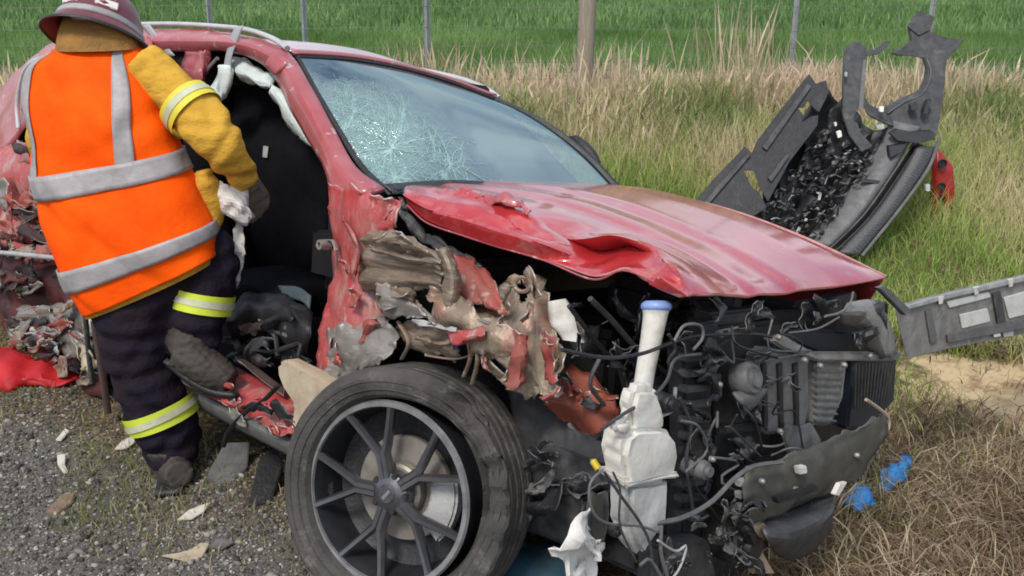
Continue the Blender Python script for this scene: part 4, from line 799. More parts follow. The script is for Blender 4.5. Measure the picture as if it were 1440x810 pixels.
# roof curtain airbag, belts and the cut centre pillar
sheet('curtain_airbag', [rowS(-.60, (322, 80), (345, 84), (372, 100), (384, 112)), rowS(-.64, (322, 92), (340, 102), (362, 116), (382, 120)), rowS(-.60, (328, 100), (345, 114), (362, 122), (380, 124))], 'airbag', car, nu=20, nv=12, crum=.014, cf=20, thick=.006, seed=28, sharp=30, jag=.003)
sheet('curtain_airbag', [rowS(-.64, (384, 116), (405, 138), (425, 170), (444, 204)), rowS(-.67, (380, 122), (398, 146), (418, 178), (440, 206)), rowS(-.64, (380, 130), (394, 152), (414, 184), (434, 204))], 'airbag', car, nu=20, nv=8, crum=.010, cf=20, thick=.005, seed=29, sharp=30, jag=.003)
sheet('seat_belt', [rowS(-.66, (330, 38), (322, 60), (316, 85), (310, 110), (298, 142)), rowS(-.665, (343, 36), (333, 60), (326, 88), (322, 112), (312, 140))], 'strap', car, nu=20, nv=5, crum=.004, cf=14, thick=.003)
sheet('curtain_airbag', [rowS(-.65, (306, 92), (300, 118), (292, 145)), rowS(-.67, (322, 92), (316, 120), (306, 146)), rowS(-.65, (330, 100), (324, 120), (318, 138))], 'airbag', car, nu=14, nv=8, crum=.01, cf=22, thick=.006, seed=33, sharp=60)
sheet('seat_belt', [rowS(-.65, (200, 36), (215, 55), (238, 80)), rowS(-.655, (210, 34), (225, 54), (246, 78))], 'strap', car, nu=12, nv=4, thick=.003)
sheet('centre_pillar', [rowS(-.63, (262, 70), (262, 95), (268, 125), (262, 160)), rowS(-.67, (282, 70), (280, 95), (282, 120), (280, 150)), rowS(-.63, (300, 72), (296, 92), (288, 112), (290, 140))], 'paint_pale', car, nu=18, nv=10, crum=.012, cf=12, thick=.01, jag=.004, seed=34)
tube('door_seal', rowS(-.64, (306, 82), (292, 98), (280, 118), (276, 135)), .008, 'bare', car, n=6)
sheet('pillar_trim', [rowS(-.60, (240, 75), (250, 110), (256, 150)), rowS(-.62, (262, 78), (264, 110), (266, 150))], 'black', car, nu=12, nv=6, thick=.01, crum=.01, cf=12)
# sill
sheet('sill_skin', [rowS(-.74, (225, 492), (320, 512), (420, 560)), rowS(-.84, (240, 515), (325, 545), (418, 592)), rowS(-.87, (258, 545), (330, 580), (418, 622))], 'paint_scuffed', car, nu=34, nv=14, crum=.010, cf=12, thick=.008, seed=35, sharp=25)
sheet('sill_cover', [rowS(-.872, (250, 538), (330, 578), (420, 620)), rowS(-.89, (256, 550), (335, 590), (420, 632)), rowS(-.86, (268, 566), (340, 604), (420, 646))], 'grey', car, nu=26, nv=8, thick=.012, sharp=30)
FB2('foam_block', [(388, 512), (400, 504), (420, 513), (445, 527), (472, 541), (478, 556), (452, 560), (440, 568), (446, 590), (436, 608), (418, 612), (407, 598), (412, 570), (398, 548), (392, 528)], -.91, .06, 'cream', .014, .004)
tube('seal_strip', rowS(-.91, (314, 628), (322, 606), (345, 580), (372, 562), (392, 542)), .011, 'black', car, n=8, squash=.6)
sheet('sill_trim', [rowS(-.78, (330, 500), (365, 520), (400, 545)), rowS(-.80, (335, 510), (365, 532), (398, 556))], 'brown', car, nu=14, nv=5, thick=.01, crum=.008)
box('underbody', (-1.6, 0, .17), (2.6, 1.5, .12), 'black', car, None, .03)
# ---- rear quarter, ripped open
sheet('rear_quarter', [rowS(-.60, (215, 45), (130, 42), (80, 58), (30, 92), (0, 126), (-50, 190)), rowS(-.68, (215, 62), (130, 62), (80, 84), (38, 125), (5, 168), (-50, 240)), rowS(-.74, (215, 85), (130, 90), (85, 125), (40, 175), (-2, 228), (-50, 300))], 'paint_pale', car, nu=36, nv=14, crum=.012, cf=6, thick=.012, seed=37)
tube('window_trim', rowS(-.75, (74, 80), (52, 84), (36, 98), (28, 120), (24, 150), (26, 180)), .012, 'silver', car, n=8)
tube('window_seal', rowS(-.76, (78, 88), (58, 92), (44, 104), (36, 126), (33, 156)), .010, 'black', car, n=8)
sheet('torn_quarter', [rowS(-.78, (-40, 225), (0, 205), (40, 195), (75, 200)), rowS(-.84, (-40, 270), (0, 255), (40, 245), (75, 245)), rowS(-.78, (-40, 310), (0, 300), (40, 290), (75, 290)), rowS(-.82, (-40, 350), (0, 345), (40, 335), (80, 335))], 'paint_scuffed', car, nu=34, nv=22, crum=.035, cf=8, thick=.008, jag=.01, seed=38, sharp=20)
MAT['maroon'] = M('dark maroon torn panel', (.10, .018, .018), (.03, .012, .012), rough=.6, scale=9, bump=.3, sp_soft=.12, spots=[(9, .54, (.02, .012, .012)), (20, .62, (.22, .10, .09))])
sheet('arch_panel', [rowS(-.78, (-60, 335), (0, 340), (60, 345), (150, 360)), rowS(-.82, (-60, 390), (0, 392), (60, 398), (150, 415)), rowS(-.85, (-60, 450), (0, 450), (60, 455), (150, 470)), rowS(-.88, (-60, 520), (0, 520), (60, 530), (150, 560))], 'maroon', car, nu=40, nv=30, crum=.05, cf=7, thick=.01, seed=39, sharp=20)
tube('door_beam', rowS(-1.0, (-40, 352), (20, 357), (80, 363)), .011, 'pale_grey', car, n=8)
for i, (rows, mt) in enumerate([(([(48, 440), (75, 425), (100, 430), (128, 445)], [(52, 470), (80, 465), (105, 470), (135, 480)], [(60, 490), (85, 500), (110, 505), (140, 515)]), 'grey_metal'), (([(20, 462), (34, 448), (44, 470)], [(14, 478), (30, 480), (42, 490)]), 'pale_grey'),
    (([(112, 478), (128, 470), (134, 510)], [(112, 500), (122, 505), (132, 535)]), 'cream'), (([(46, 462), (70, 474), (84, 486)], [(44, 470), (66, 482), (80, 494)]), 'pale_grey'), (([(10, 340), (30, 350), (60, 345)], [(10, 352), (32, 362), (66, 356)]), 'beige_metal')]):
    sheet('torn_metal', [rowS(-.91 - .008 * i, *r) for r in rows], mt, car, nu=18, nv=10, crum=.02, cf=16, thick=.005, jag=.008, seed=40 + i, sharp=20, tear=.15)
tube('hanging_strap', rowS(-.96, (132, 452), (140, 500), (146, 540), (152, 582)), .016, 'brown', car, n=7, squash=.5); tube('hanging_strap', rowS(-.97, (150, 478), (158, 520), (168, 560)), .009, 'cream', car, n=7, squash=.5)
tube('hanging_strap', rowS(-.95, (120, 440), (124, 490), (130, 540)), .012, 'black', car, n=7, squash=.5)

# ---- wheels
def wheel(name, mtx, turn, parent):
    w = empty(name, parent=parent); w.matrix_local = mtx             # Z axis = outward face
    RT, RR = .368, .266
    def squash(v):
        v = v.copy(); r = np.hypot(v[:, 0], v[:, 1]); a = np.arctan2(v[:, 1], v[:, 0])
        k = np.clip((r - RR) / (RT - RR), 0, 1)
        v[:, 2] += .006 * np.sin(a * 3 + 1) * k - .012 * np.exp(-((a - .9) / .5) ** 2)
        s_ = 1 + .012 * np.sin(a * 2 + .5) * k + .004 * np.sin(a * 7); v[:, 0] *= s_; v[:, 1] *= s_
        tear = np.exp(-((a - .30) / .62) ** 2); in_ = (v[:, 2] > .03) & (r < RT - .010) & (r > RR + .005); jg = .5 + .3 * np.sin(a * 19) + .2 * np.sign(np.sin(a * 31 + 1))
        v[:, 2] -= np.where(in_, .075 * tear * (.85 + .3 * jg), 0); edge = (v[:, 2] > .07) & (r > RT - .012); v[:, 2] -= np.where(edge, .045 * tear * jg, 0)
        notch = np.exp(-((a - 1.02) / .09) ** 2) + .7 * np.exp(-((a - .80) / .05) ** 2); v[:, 2] -= np.where((v[:, 2] > .055) & (r > RT - .04), .055 * notch, 0)
        v[:, 0] += .022; v[:, 1] += .006; return v
    prof = [(RR + .012, .062), (RR + .022, .082), (RR + .045, .096), (RT - .032, .100), (RT - .018, .095), (RT - .007, .084)]
    for zz in (.062, .028, -.008, -.044, -.080): prof += [(RT, zz + .012), (RT, zz - .009), (RT - .007, zz - .011), (RT - .007, zz - .014)]
    prof += [(RT - .006, -.110), (RT - .03, -.125), (RR + .03, -.120), (RR, -.09), (RR - .004, -.02), (RR + .004, .02)]
    ty = lathe('tyre', prof, 'rubber', w, None, 160, 30, squash, close=True)
    # raised sidewall bands
    for r0, z0 in ((RR + .036, .093), (RR + .060, .0990)): lathe('sidewall_band', [(r0, z0 - .004), (r0 + .002, z0 + .003), (r0 + .005, z0 + .003), (r0 + .007, z0 - .004)], 'rubber', ty, None, 72, 30, squash)
    lathe('rim', [(RR + .004, .040), (RR + .006, .055), (RR, .062), (RR - .010, .060), (RR - .016, .048), (RR - .022, .01), (RR - .034, -.06), (RR - .03, -.09), (RR + .002, -.095), (RR - .01, -.06), (RR - .006, .0)], 'barrel', w, None, 80, 30, close=True)
    lathe('rim_edge', [(RR + .0065, .056), (RR + .001, .0635), (RR - .013, .062), (RR - .016, .054), (RR - .004, .054)], 'alloy_edge', w, None, 80, 30, close=True)
    lathe('hub', [(0, .050), (.030, .050), (.036, .047), (.046, .044), (.058, .038), (.064, .02), (.062, -.02), (.05, -.05), (0, -.05)], 'alloy', w, None, 40)
    lathe('centre_cap', [(0, .056), (.024, .055), (.029, .051), (.030, .044)], 'charcoal', w, None, 28)
    box('cap_emblem', (0.002, .0, .0565), (.034, .010, .004), 'alloy_edge', w, Matrix.Rotation(.9, 4, 'Z'), .001)
    for k in range(5):
        a0 = turn + k * 2 * math.pi / 5
        for s_ in (-1, 1):
            v = []; N = 9; e_ = a0 + s_ * .305                          # each arm: a straight tapering bar, two to a V
            p0 = np.array([.046 * math.cos(a0) - s_ * .0085 * math.sin(a0), .046 * math.sin(a0) + s_ * .0085 * math.cos(a0)]); p0b = np.array([.112 * math.cos(a0) - s_ * .0085 * math.sin(a0), .112 * math.sin(a0) + s_ * .0085 * math.cos(a0)]); p1 = (RR - .004) * np.array([math.cos(e_), math.sin(e_)])
            for i in range(N):
                t = i / (N - 1); c_ = p0 + (p0b - p0) * min(1, t * 4) if t < .25 else p0b + (p1 - p0b) * (t - .25) / .75
                hw = .0142 - .0036 * t + .005 * max(0, t - .87) / .13; top = .046 - .008 * math.sin(t * 3.1) + .016 * t; d = .034 - .008 * t; cx, cy = c_
                tn = (p1 - p0b) / np.linalg.norm(p1 - p0b) if t > .25 else np.array([math.cos(a0), math.sin(a0)]); tx, ty_ = -tn[1], tn[0]
                for q, z in ((-1, top - .012), (-.45, top), (.45, top), (1, top - .012), (.8, top - d), (-.8, top - d)): v.append((cx + tx * hw * q, cy + ty_ * hw * q, z))
            f = [(i * 6 + j, i * 6 + (j + 1) % 6, (i + 1) * 6 + (j + 1) % 6, (i + 1) * 6 + j) for i in range(N - 1) for j in range(6)] + [tuple(range(6))[::-1], tuple((N - 1) * 6 + j for j in range(6))]
            mesh('spoke', v, f, 'alloy', w, 30)
        a = a0 + math.pi / 5; lathe('wheel_nut', [(0, .045), (.008, .045), (.010, .040), (.010, .03)], 'black', w, Matrix.Translation((.054 * math.cos(a), .054 * math.sin(a), 0)), 12)
    lathe('brake_disc', [(.06, -.040), (.152, -.040), (.155, -.044), (.155, -.062), (.06, -.062)], 'disc', w, None, 48)
    lathe('disc_bell', [(0, -.002), (.07, -.002), (.078, -.008), (.080, -.03)], 'disc', w, None, 36)
    prism('caliper', [(.10 * math.cos(a), .10 * math.sin(a), -.02) for a in np.linspace(-.75, .35, 7)] + [(.19 * math.cos(a), .19 * math.sin(a), -.02) for a in np.linspace(.35, -.75, 7)], (0, 0, -.05), 'pale_grey', w, .008)
    lathe('dust_shield', [(.05, -.075), (.21, -.075), (.235, -.06)], 'black', w, None, 40)
    return w
wc = Wd(557, 690, 2.575); nrm = Vector((-.43, -.86, .25)).normalized()
zx = nrm; ux = Vector((0, 0, 1)).cross(zx).normalized(); uy = zx.cross(ux)
mw = Matrix((ux, uy, zx)).transposed().to_4x4(); mw.translation = wc
fw = wheel('front_wheel', CARI @ mw, math.radians(111), car); tag(fw, 'front wheel with its tyre torn off the rim edge')
rw = wheel('rear_wheel', Matrix.Translation((-2.72, -.68, .32)) @ Matrix.Rotation(math.pi / 2, 4, 'X'), .3, car)
# ---- shredded pieces: small torn sheets that hang in the broken areas
def shreds(name, region, n, pl, lo, hi, size, mats, seed, ang=(-1, 1), crum=.3, parent=None):
    r = random.Random(seed); xs = [p[0] for p in region]; ys = [p[1] for p in region]; k = 0
    def inside(x, y):
        c = False
        for i in range(len(region)):
            (x1, y1), (x2, y2) = region[i], region[i - 1]
            if (y1 > y) != (y2 > y) and x < (x2 - x1) * (y - y1) / (y2 - y1) + x1: c = not c
        return c
    while k < n:
        px, py = r.uniform(min(xs), max(xs)), r.uniform(min(ys), max(ys))
        if not inside(px, py): continue
        d = r.uniform(lo, hi); L = r.uniform(*size); w = L * r.uniform(.25, .6); a = r.uniform(*ang); ca, sa = math.cos(a), math.sin(a); rows = []
        for j in range(3):
            row = []
            for i in range(4):
                u = (i / 3 - .5) * L; v = (j / 2 - .5) * w * (1 - .5 * abs(i - 1.2) / 2) + L * .16 * math.sin(i * 1.3 + k)
                row.append(pl(px + u * ca - v * sa, py + u * sa + v * ca, d + r.uniform(-.5, .5) * L * .0011))
            rows.append(row)
        s_ = L * mpp(CAR @ rows[1][1])
        sheet(name, rows, r.choice(mats), parent or car, nu=11, nv=7, crum=s_ * crum * .3, cf=2.2 / s_, thick=.003, jag=s_ * .035, seed=seed * 100 + k, sharp=18); k += 1
shreds('torn_metal', [(505, 320), (600, 330), (660, 375), (700, 430), (665, 505), (545, 490), (520, 420)], 5, S, -.90, -.87, (25, 60), ['mud', 'mud', 'mud', 'beige_metal', 'grey_metal', 'grey_metal', 'paint_scuffed'], 3, (-.1, .9))
shreds('torn_metal', [(670, 430), (740, 385), (785, 430), (790, 520), (770, 570), (715, 545), (660, 490)], 11, S, -.86, -.81, (18, 44), ['beige_metal', 'beige_metal', 'mud', 'red_raw', 'black', 'paint_scuffed'], 4, (.6, 2.2))
shreds('torn_metal', [(455, 300), (560, 290), (545, 400), (550, 520), (452, 525)], 5, S, -.88, -.86, (18, 40), ['paint_scuffed', 'paint_scuffed', 'red_raw', 'grey_metal', 'bare'], 5, (.6, 2.4))
shreds('torn_metal', [(-10, 200), (60, 195), (75, 300), (70, 345), (-10, 345)], 20, S, -.93, -.84, (18, 50), ['red_raw', 'red_raw', 'brown', 'brown', 'grey_metal', 'paint_scuffed'], 6)
shreds('torn_metal', [(20, 430), (135, 425), (150, 545), (60, 520), (10, 490)], 26, S, -.97, -.90, (16, 50), ['grey_metal', 'grey_metal', 'black', 'brown', 'beige_metal', 'red_raw', 'mud'], 7)
shreds('torn_metal', [(760, 500), (860, 540), (870, 640), (800, 620), (765, 570)], 10, S, -.72, -.64, (20, 46), ['copper', 'copper', 'red_raw', 'black'], 8)
shreds('broken_plastic', [(965, 430), (1090, 425), (1240, 420), (1250, 500), (1150, 520), (1080, 600), (1100, 680), (1000, 720), (965, 640)], 32, F, .78, .86, (14, 44), ['charcoal', 'black', 'charcoal', 'black', 'grey', 'black'], 9, (-1.8, 1.8))
shreds('broken_plastic', [(930, 740), (1060, 690), (1080, 800), (930, 830)], 22, F, .84, .92, (14, 44), ['black', 'charcoal', 'grey', 'olive', 'black'], 10, (-1.8, 1.8))
shreds('broken_plastic', [(790, 430), (960, 425), (990, 480), (900, 540), (800, 500)], 24, F, .45, .66, (20, 60), ['black', 'black', 'charcoal', 'grey', 'navy'], 11, (-1.8, 1.8))
shreds('broken_plastic', [(265, 440), (440, 430), (440, 520), (360, 540), (300, 520)], 14, S, -.78, -.68, (18, 50), ['black', 'black', 'charcoal', 'brown'], 12)
shreds('broken_plastic', [(740, 570), (850, 620), (840, 760), (750, 740)], 10, S, -.74, -.68, (24, 70), ['charcoal', 'black', 'charcoal', 'grey'], 13)
shreds('sill_scrap', [(260, 520), (400, 570), (410, 615), (330, 580)], 14, S, -.92, -.88, (14, 40), ['paint_scuffed', 'red_raw', 'grey_metal', 'black'], 14, (.2, .8))
shreds('torn_metal', [(-10, 340), (75, 340), (120, 420), (100, 470), (-10, 470)], 16, S, -.95, -.88, (20, 60), ['maroon', 'maroon', 'red_raw', 'black', 'grey_metal', 'brown'], 16)
rw5 = random.Random(77)
for k in range(20):
    px, py = rw5.uniform(955, 1110), rw5.uniform(435, 720); x = rw5.uniform(.80, .87); tube('wiring_loom', [F(px + rw5.uniform(-34, 34) + q * rw5.uniform(-10, 14), py + q * rw5.uniform(8, 26) + rw5.uniform(-14, 14), x + rw5.uniform(-.02, .02)) for q in range(4)], rw5.uniform(.0018, .0042), rw5.choice(['black', 'charcoal', 'grey', 'black']), car, n=6)
prism('rear_dark_backing', [S(*q, -.58) for q in ((-80, 190), (215, 120), (215, 520), (120, 560), (-80, 540))], (0, .03, 0), 'black_matt', car, .004)  # black sheet added behind the torn quarter so its gaps stay dark
# ---- torn bumper support sticking out of the nose, still held at the far corner of the car
def BS(px, py): return CARI @ Wd(px, py, 3.38 + (px - 1262) / 218 * .62)
bo = [(1258, 436), (1330, 416), (1440, 391), (1520, 372), (1520, 452), (1440, 470), (1330, 492), (1275, 506)]
away_ = CARI.to_3x3() @ Vector((-.1, .05, 0))
bsp = prism('bumper_support', [BS(*q) for q in bo], CARI.to_3x3() @ Vector((.03, .06, .0)), 'dust_grey', car, .004); tag(bsp, 'long grey ribbed bumper support bent out from the nose')
MAT['recess'] = M('pale foam panel', (.62, .62, .59), (.5, .5, .47), rough=.6, scale=14, bump=.2)
def BSP(name, pts, mat, out=.012, bevel=.003):
    d = CARI.to_3x3() @ Vector((-.25, -.9, .2)).normalized(); return prism(name, [BS(*q) + d * out for q in pts], -d * (out + .01), mat, bsp, bevel)
BSP('recess_panel', [(1330, 424), (1390, 410), (1393, 418), (1334, 433)], 'recess'); BSP('recess_panel', [(1348, 442), (1388, 433), (1392, 452), (1352, 462)], 'recess')
BSP('recess_panel', [(1410, 418), (1475, 400), (1482, 432), (1418, 448)], 'recess'); BSP('rib', [(1300, 436), (1310, 433), (1318, 480), (1308, 484)], 'grey'); BSP('rib', [(1394, 412), (1406, 409), (1414, 455), (1402, 459)], 'charcoal', .02)
BSP('rib', [(1330, 470), (1520, 432), (1520, 446), (1332, 482)], 'grey', .016); BSP('top_lip', [(1262, 433), (1330, 413), (1440, 388), (1520, 369), (1520, 375), (1440, 395), (1330, 420), (1264, 438)], 'pale_grey', .022)
for px, py in ((1318, 418), (1368, 405), (1416, 394)): BSP('notch', [(px, py - 1), (px + 8, py - 3), (px + 6, py + 8), (px + 1, py + 9)], 'white', .027, .001)
BSP('clip', [(1394, 462), (1404, 460), (1406, 472), (1396, 474)], 'white', .025); BSP('clip', [(1408, 464), (1424, 461), (1424, 472), (1410, 474)], 'pale_grey', .02)

# ================================================================== THE FIREFIGHTER
ppl = empty('person', (-1.27, 3.32, 0)); tag(ppl, 'person in orange hi-vis vest, yellow jacket and maroon helmet leaning into the car', 'person')
POFF = Matrix.Translation((1.27, -3.32, 0))
def PW(px, py, Y): return POFF @ Wd(px, py, Y)
def chain(name, pts, mat='skin', parent=None, n=16, fold=0.):
    q = []
    for px, py, Y, r in pts:
        p = Wd(px, py, Y); q.append((*(POFF @ p), r * mpp(p)))
    if fold:
        D = spline(q, len(q) * 9); D[:, 3] *= 1 + fold * np.array([math.sin(i * 1.15) * (.35 + .65 * math.sin(i * .31 + 1) ** 2) for i in range(len(D))]); D[1:-1, :3] += np.array([[.010 * math.sin(i * 1.7), 0, .008 * math.sin(i * 1.3 + 2)] for i in range(len(D) - 2)]) * fold * 6; q = [tuple(d) for d in D]; return tube(name, q, .05, mat, parent, n=20, seg=len(q) * 2)
    return tube(name, q, .05, mat, parent, n=n, seg=len(q) * 5)
TS = [((122, 436), (303, 360), 3.36), ((92, 390), (300, 322), 3.37), ((66, 320), (290, 280), 3.385), ((56, 262), (262, 226), 3.40), ((46, 190), (243, 172), 3.42), ((38, 130), (232, 122), 3.45), ((50, 88), (214, 86), 3.47), ((88, 62), (192, 62), 3.49)]
TS = [((a[0] + 7, a[1]), (b[0] - (9 if i > 1 else 5), b[1]), c) for i, (a, b, c) in enumerate(TS)]
def grown(ts, g): return [((a[0] - g, a[1]), (b[0] + g, b[1]), c) for a, b, c in ts]
L_ARM = [(78, 112, 3.50, 34), (72, 165, 3.56, 32), (74, 215, 3.68, 27), (100, 250, 3.80, 22), (122, 262, 3.86, 18)]
R_ARM = [(203, 95, 3.46, 34), (248, 132, 3.42, 32), (284, 168, 3.37, 34), (305, 196, 3.34, 32), (325, 224, 3.37, 26), (348, 256, 3.43, 18)]
L_LEG = [(215, 395, 3.40, 56), (192, 440, 3.37, 54), (196, 500, 3.36, 47), (216, 560, 3.35, 43), (238, 612, 3.34, 42), (243, 648, 3.33, 33)]
R_LEG = [(235, 385, 3.44, 54), (272, 352, 3.44, 48), (293, 368, 3.42, 43), (286, 425, 3.37, 36), (274, 470, 3.36, 36), (266, 492, 3.38, 31)]
# the body itself, one continuous figure under the clothes
slim = lambda ch, k: [(a, b, c, d * k) for a, b, c, d in ch]
bod = [sil('t', grown(TS, -14), PW, .5, 'skin', away=(0, 1, 0), n=20, m=20)] + [chain('c', slim(c, .72)) for c in (L_ARM, R_ARM, L_LEG, R_LEG)]
bod += [chain('c', [(135, 70, 3.5, 30), (138, 40, 3.52, 32)]), chain('c', [(138, 52, 3.54, 36), (139, 30, 3.54, 44), (140, 8, 3.54, 40), (141, -6, 3.54, 26)])]
bod += [chain('c', [(243, 645, 3.33, 22), (246, 664, 3.27, 17)]), chain('c', [(262, 495, 3.38, 20), (320, 528, 3.36, 15)])]
body = union('body', bod, 'skin', ppl, .014, 5)
# trousers
hips = sil('t', [((130, 424), (292, 358), 3.38), ((134, 448), (283, 400), 3.38), ((150, 470), (250, 440), 3.38)], PW, .46, 'trouser', away=(0, 1, 0), n=20, m=10)
union('trousers', [hips, chain('c', L_LEG, fold=.02), chain('c', R_LEG, fold=.02)], 'trouser', ppl, .010, 5, .008, 6)
def band(name, ch, mat, parent, k=1.17):
    q = [(*(POFF @ Wd(a, b, c)), r * mpp(Wd(a, b, c)) * k) for a, b, c, r in ch]; return tube(name, q, .05, mat, parent, n=24, seg=6, cap=False)
b1 = band('leg_band', [(221, 568, 3.348, 44), (232, 592, 3.343, 43)], 'lime', ppl); band('band_stripe', [(224.5, 576, 3.346, 44), (228.5, 584, 3.344, 44)], 'lime_mid', b1, 1.20)
b2 = band('leg_band', [(288, 410, 3.382, 37), (283.5, 437, 3.366, 36)], 'lime', ppl); band('band_stripe', [(286.6, 419, 3.377, 36.8), (285, 428, 3.371, 36.4)], 'lime_mid', b2, 1.20)
# boots
def boot(pts, sole):
    o = union('boot', [chain('c', p) for p in pts], 'boot', ppl, .009, 4, .002, 30); sheet('sole', sole, 'black', o, nu=12, nv=6, thick=.02); return o
lb = boot([[(240, 625, 3.335, 38), (243, 645, 3.33, 33), (246, 655, 3.31, 28)], [(236, 655, 3.36, 26), (246, 662, 3.28, 25), (252, 668, 3.20, 20)]],
     [[POFF @ Vector((-1.34, 3.42, .008)), POFF @ Vector((-1.30, 3.28, .008)), POFF @ Vector((-1.26, 3.13, .008))], [POFF @ Vector((-1.25, 3.44, .008)), POFF @ Vector((-1.20, 3.29, .008)), POFF @ Vector((-1.17, 3.15, .008))]])
rb = boot([[(272, 470, 3.34, 33), (262, 490, 3.32, 32), (254, 500, 3.31, 28)], [(250, 494, 3.30, 26), (280, 510, 3.29, 27), (308, 528, 3.28, 25), (326, 538, 3.27, 18)]],
     [[PW(232, 506, 3.25), PW(262, 532, 3.24), PW(298, 551, 3.23), PW(334, 556, 3.22)], [PW(238, 516, 3.34), PW(268, 538, 3.34), PW(302, 555, 3.33), PW(336, 556, 3.32)]])
# jacket with sleeves
MAT['lime_gold'] = M('yellow sleeve tape', (.70, .62, .04), (.6, .5, .04), rough=.6, scale=12)
jk = [sil('t', grown(TS, -12), PW, .40, 'yellow', away=(0, 1, 0), n=24, m=24), chain('c', L_ARM), chain('c', R_ARM, fold=.03)]
jk.append(chain('c', [(284, 240, 3.42, 16), (296, 285, 3.42, 18), (298, 322, 3.42, 14)]))
jacket = union('jacket', jk, 'yellow', ppl, .009, 5, .0075, 7)
b3 = band('sleeve_band', [(258, 144, 3.41, 36), (277, 163, 3.385, 38)], 'lime_gold', jacket, 1.13); band('band_stripe', [(264, 150, 3.403, 36.6), (271, 157, 3.393, 37.4)], 'lime_mid', b3, 1.155)
sil('jacket_hem', [((124, 444), (299, 369), 3.36), ((123, 437), (299, 362), 3.36), ((123, 430), (299, 356), 3.362)], PW, .50, 'yellow', jacket, away=(0, 1, 0), n=40, m=6, ends=False)
# neck cloth and helmet
sil('neck_cloth', [((82, 70), (196, 68), 3.48), ((86, 52), (192, 52), 3.495), ((88, 36), (188, 40), 3.51), ((94, 22), (182, 28), 3.53), ((106, 14), (172, 18), 3.545)], PW, .85, 'tan', ppl, away=(0, 1, 0), n=28, m=16, crum=.006, cf=14)
hm = Matrix.Translation(PW(140, 49, 3.55)) @ Matrix.Scale(1.05, 4) @ Matrix.Rotation(.15, 4, 'Y') @ Matrix.Rotation(-.52, 4, 'X')
def brim(v):
    v = v.copy(); r = np.hypot(v[:, 0], v[:, 1]); v[:, 1] *= 1.18; back = np.clip(-v[:, 1] / .2, 0, 1); v[:, 2] -= np.where(r > .135, .010 * back * (r - .135) / .03, 0); return v
he = lathe('helmet', [(0, .150), (.03, .149), (.07, .135), (.105, .10), (.125, .055), (.132, .015), (.140, .004), (.168, -.018), (.170, -.026), (.160, -.022), (.130, -.004), (.118, .03)], 'helmet', ppl, hm, 48, 35, brim)
lathe('helmet_band', [(.1325, .030), (.135, .028), (.139, .012), (.137, .008)], 'reflect', he, hm, 48, 35, brim); lathe('brim_edge', [(.166, -.017), (.173, -.02), (.174, -.028), (.167, -.028)], 'black', he, hm, 48, 35, brim, close=True)
box('helmet_ridge', hm @ Vector((0, -.0, .148)), (.018, .20, .02), 'helmet', he, hm.to_3x3().to_4x4(), .008)
for a in (-.5, .45): box('reflective_patch', hm @ Vector((.121 * math.sin(a), -.142 * math.cos(a), .055)), (.07, .008, .03), 'white', he, hm.to_3x3().to_4x4() @ Matrix.Rotation(a, 4, 'Z') @ Matrix.Rotation(-.35, 4, 'X'), .003)
# vest
secs = []
for a, b, c in TS:
    A_, B_ = np.array(PW(*a, c)), np.array(PW(*b, c)); secs.append(np.concatenate([(A_ + B_) / 2, (B_ - A_) / 2]))
secs = np.array(secs); NT = len(TS) - 1
VD_ = spline_u(secs, 8 * NT + 1)
def vest_pts(phi, v, off=0.):
    phi, v = np.asarray(phi, float), np.asarray(v, float); q = np.clip(v, 0, 1) * 8 * NT; i = np.minimum(q.astype(int), 8 * NT - 1); t = (q - i)[:, None]; d = VD_[i] * (1 - t) + VD_[i + 1] * t
    c, ax = d[:, :3], d[:, 3:]; L = np.linalg.norm(ax, axis=1, keepdims=True); u = ax / L; aw = np.array([[0, 1., 0]]); aw = aw - u * (u @ aw[0])[:, None]; aw /= np.linalg.norm(aw, axis=1, keepdims=True)
    co, si = np.cos(phi), np.sin(phi); co = (np.sign(co) * np.abs(co) ** .83)[:, None]; si = (np.sign(si) * np.abs(si) ** .83)[:, None]
    p = c + u * co * (L + .010) - aw * si * (L * .54 + .012); nr = u * co - aw * si
    w_ = .005 * np.sin(phi * 3.1 + v * 7) * np.sin(v * 9 + 1.3) + .003 * np.sin(phi * 7 - v * 15) + .0055 * creases(p, 91, 3.2, 8, .12) + .003 * creases(p, 93, 6., 8, .14)
    return p + nr * (w_ + off)[:, None]
def vest_patch(name, f, nu, nv, mat, parent, closed=False, thick=.004):
    A_, B_ = np.meshgrid(np.arange(nu) / (nu if closed else nu - 1), np.arange(nv) / (nv - 1)); v = f(A_.ravel(), B_.ravel())
    m = nu if closed else nu - 1
    fc = [(j * nu + i, j * nu + (i + 1) % nu, (j + 1) * nu + (i + 1) % nu, (j + 1) * nu + i) for j in range(nv - 1) for i in range(m)]
    o = mesh(name, v, fc, mat, parent, 60); s_ = o.modifiers.new('thickness', 'SOLIDIFY'); s_.thickness = thick; s_.offset = 0; return o
vest = vest_patch('vest', lambda a, b: vest_pts(a * 2 * math.pi, b), 120, 100, 'orange', ppl, True, .006)
vest_patch('reflective_stripe', lambda a, b: vest_pts(a * 2 * math.pi, .395 + .075 * b, .0095), 72, 6, 'reflect', vest, True)
vest_patch('reflective_stripe', lambda a, b: vest_pts(a * 2 * math.pi, .105 + .075 * b, .0095), 72, 6, 'reflect', vest, True)
vest_patch('reflective_stripe', lambda a, b: vest_pts((1.20 - .30 * b) + .27 * (1 - a) - .135, .455 + .52 * b, .0088), 7, 30, 'reflect', vest)
vest_patch('reflective_stripe', lambda a, b: vest_pts((2.58 - .06 * b) + .26 * (1 - a) - .13, .455 + .50 * b, .0088), 7, 30, 'reflect', vest)
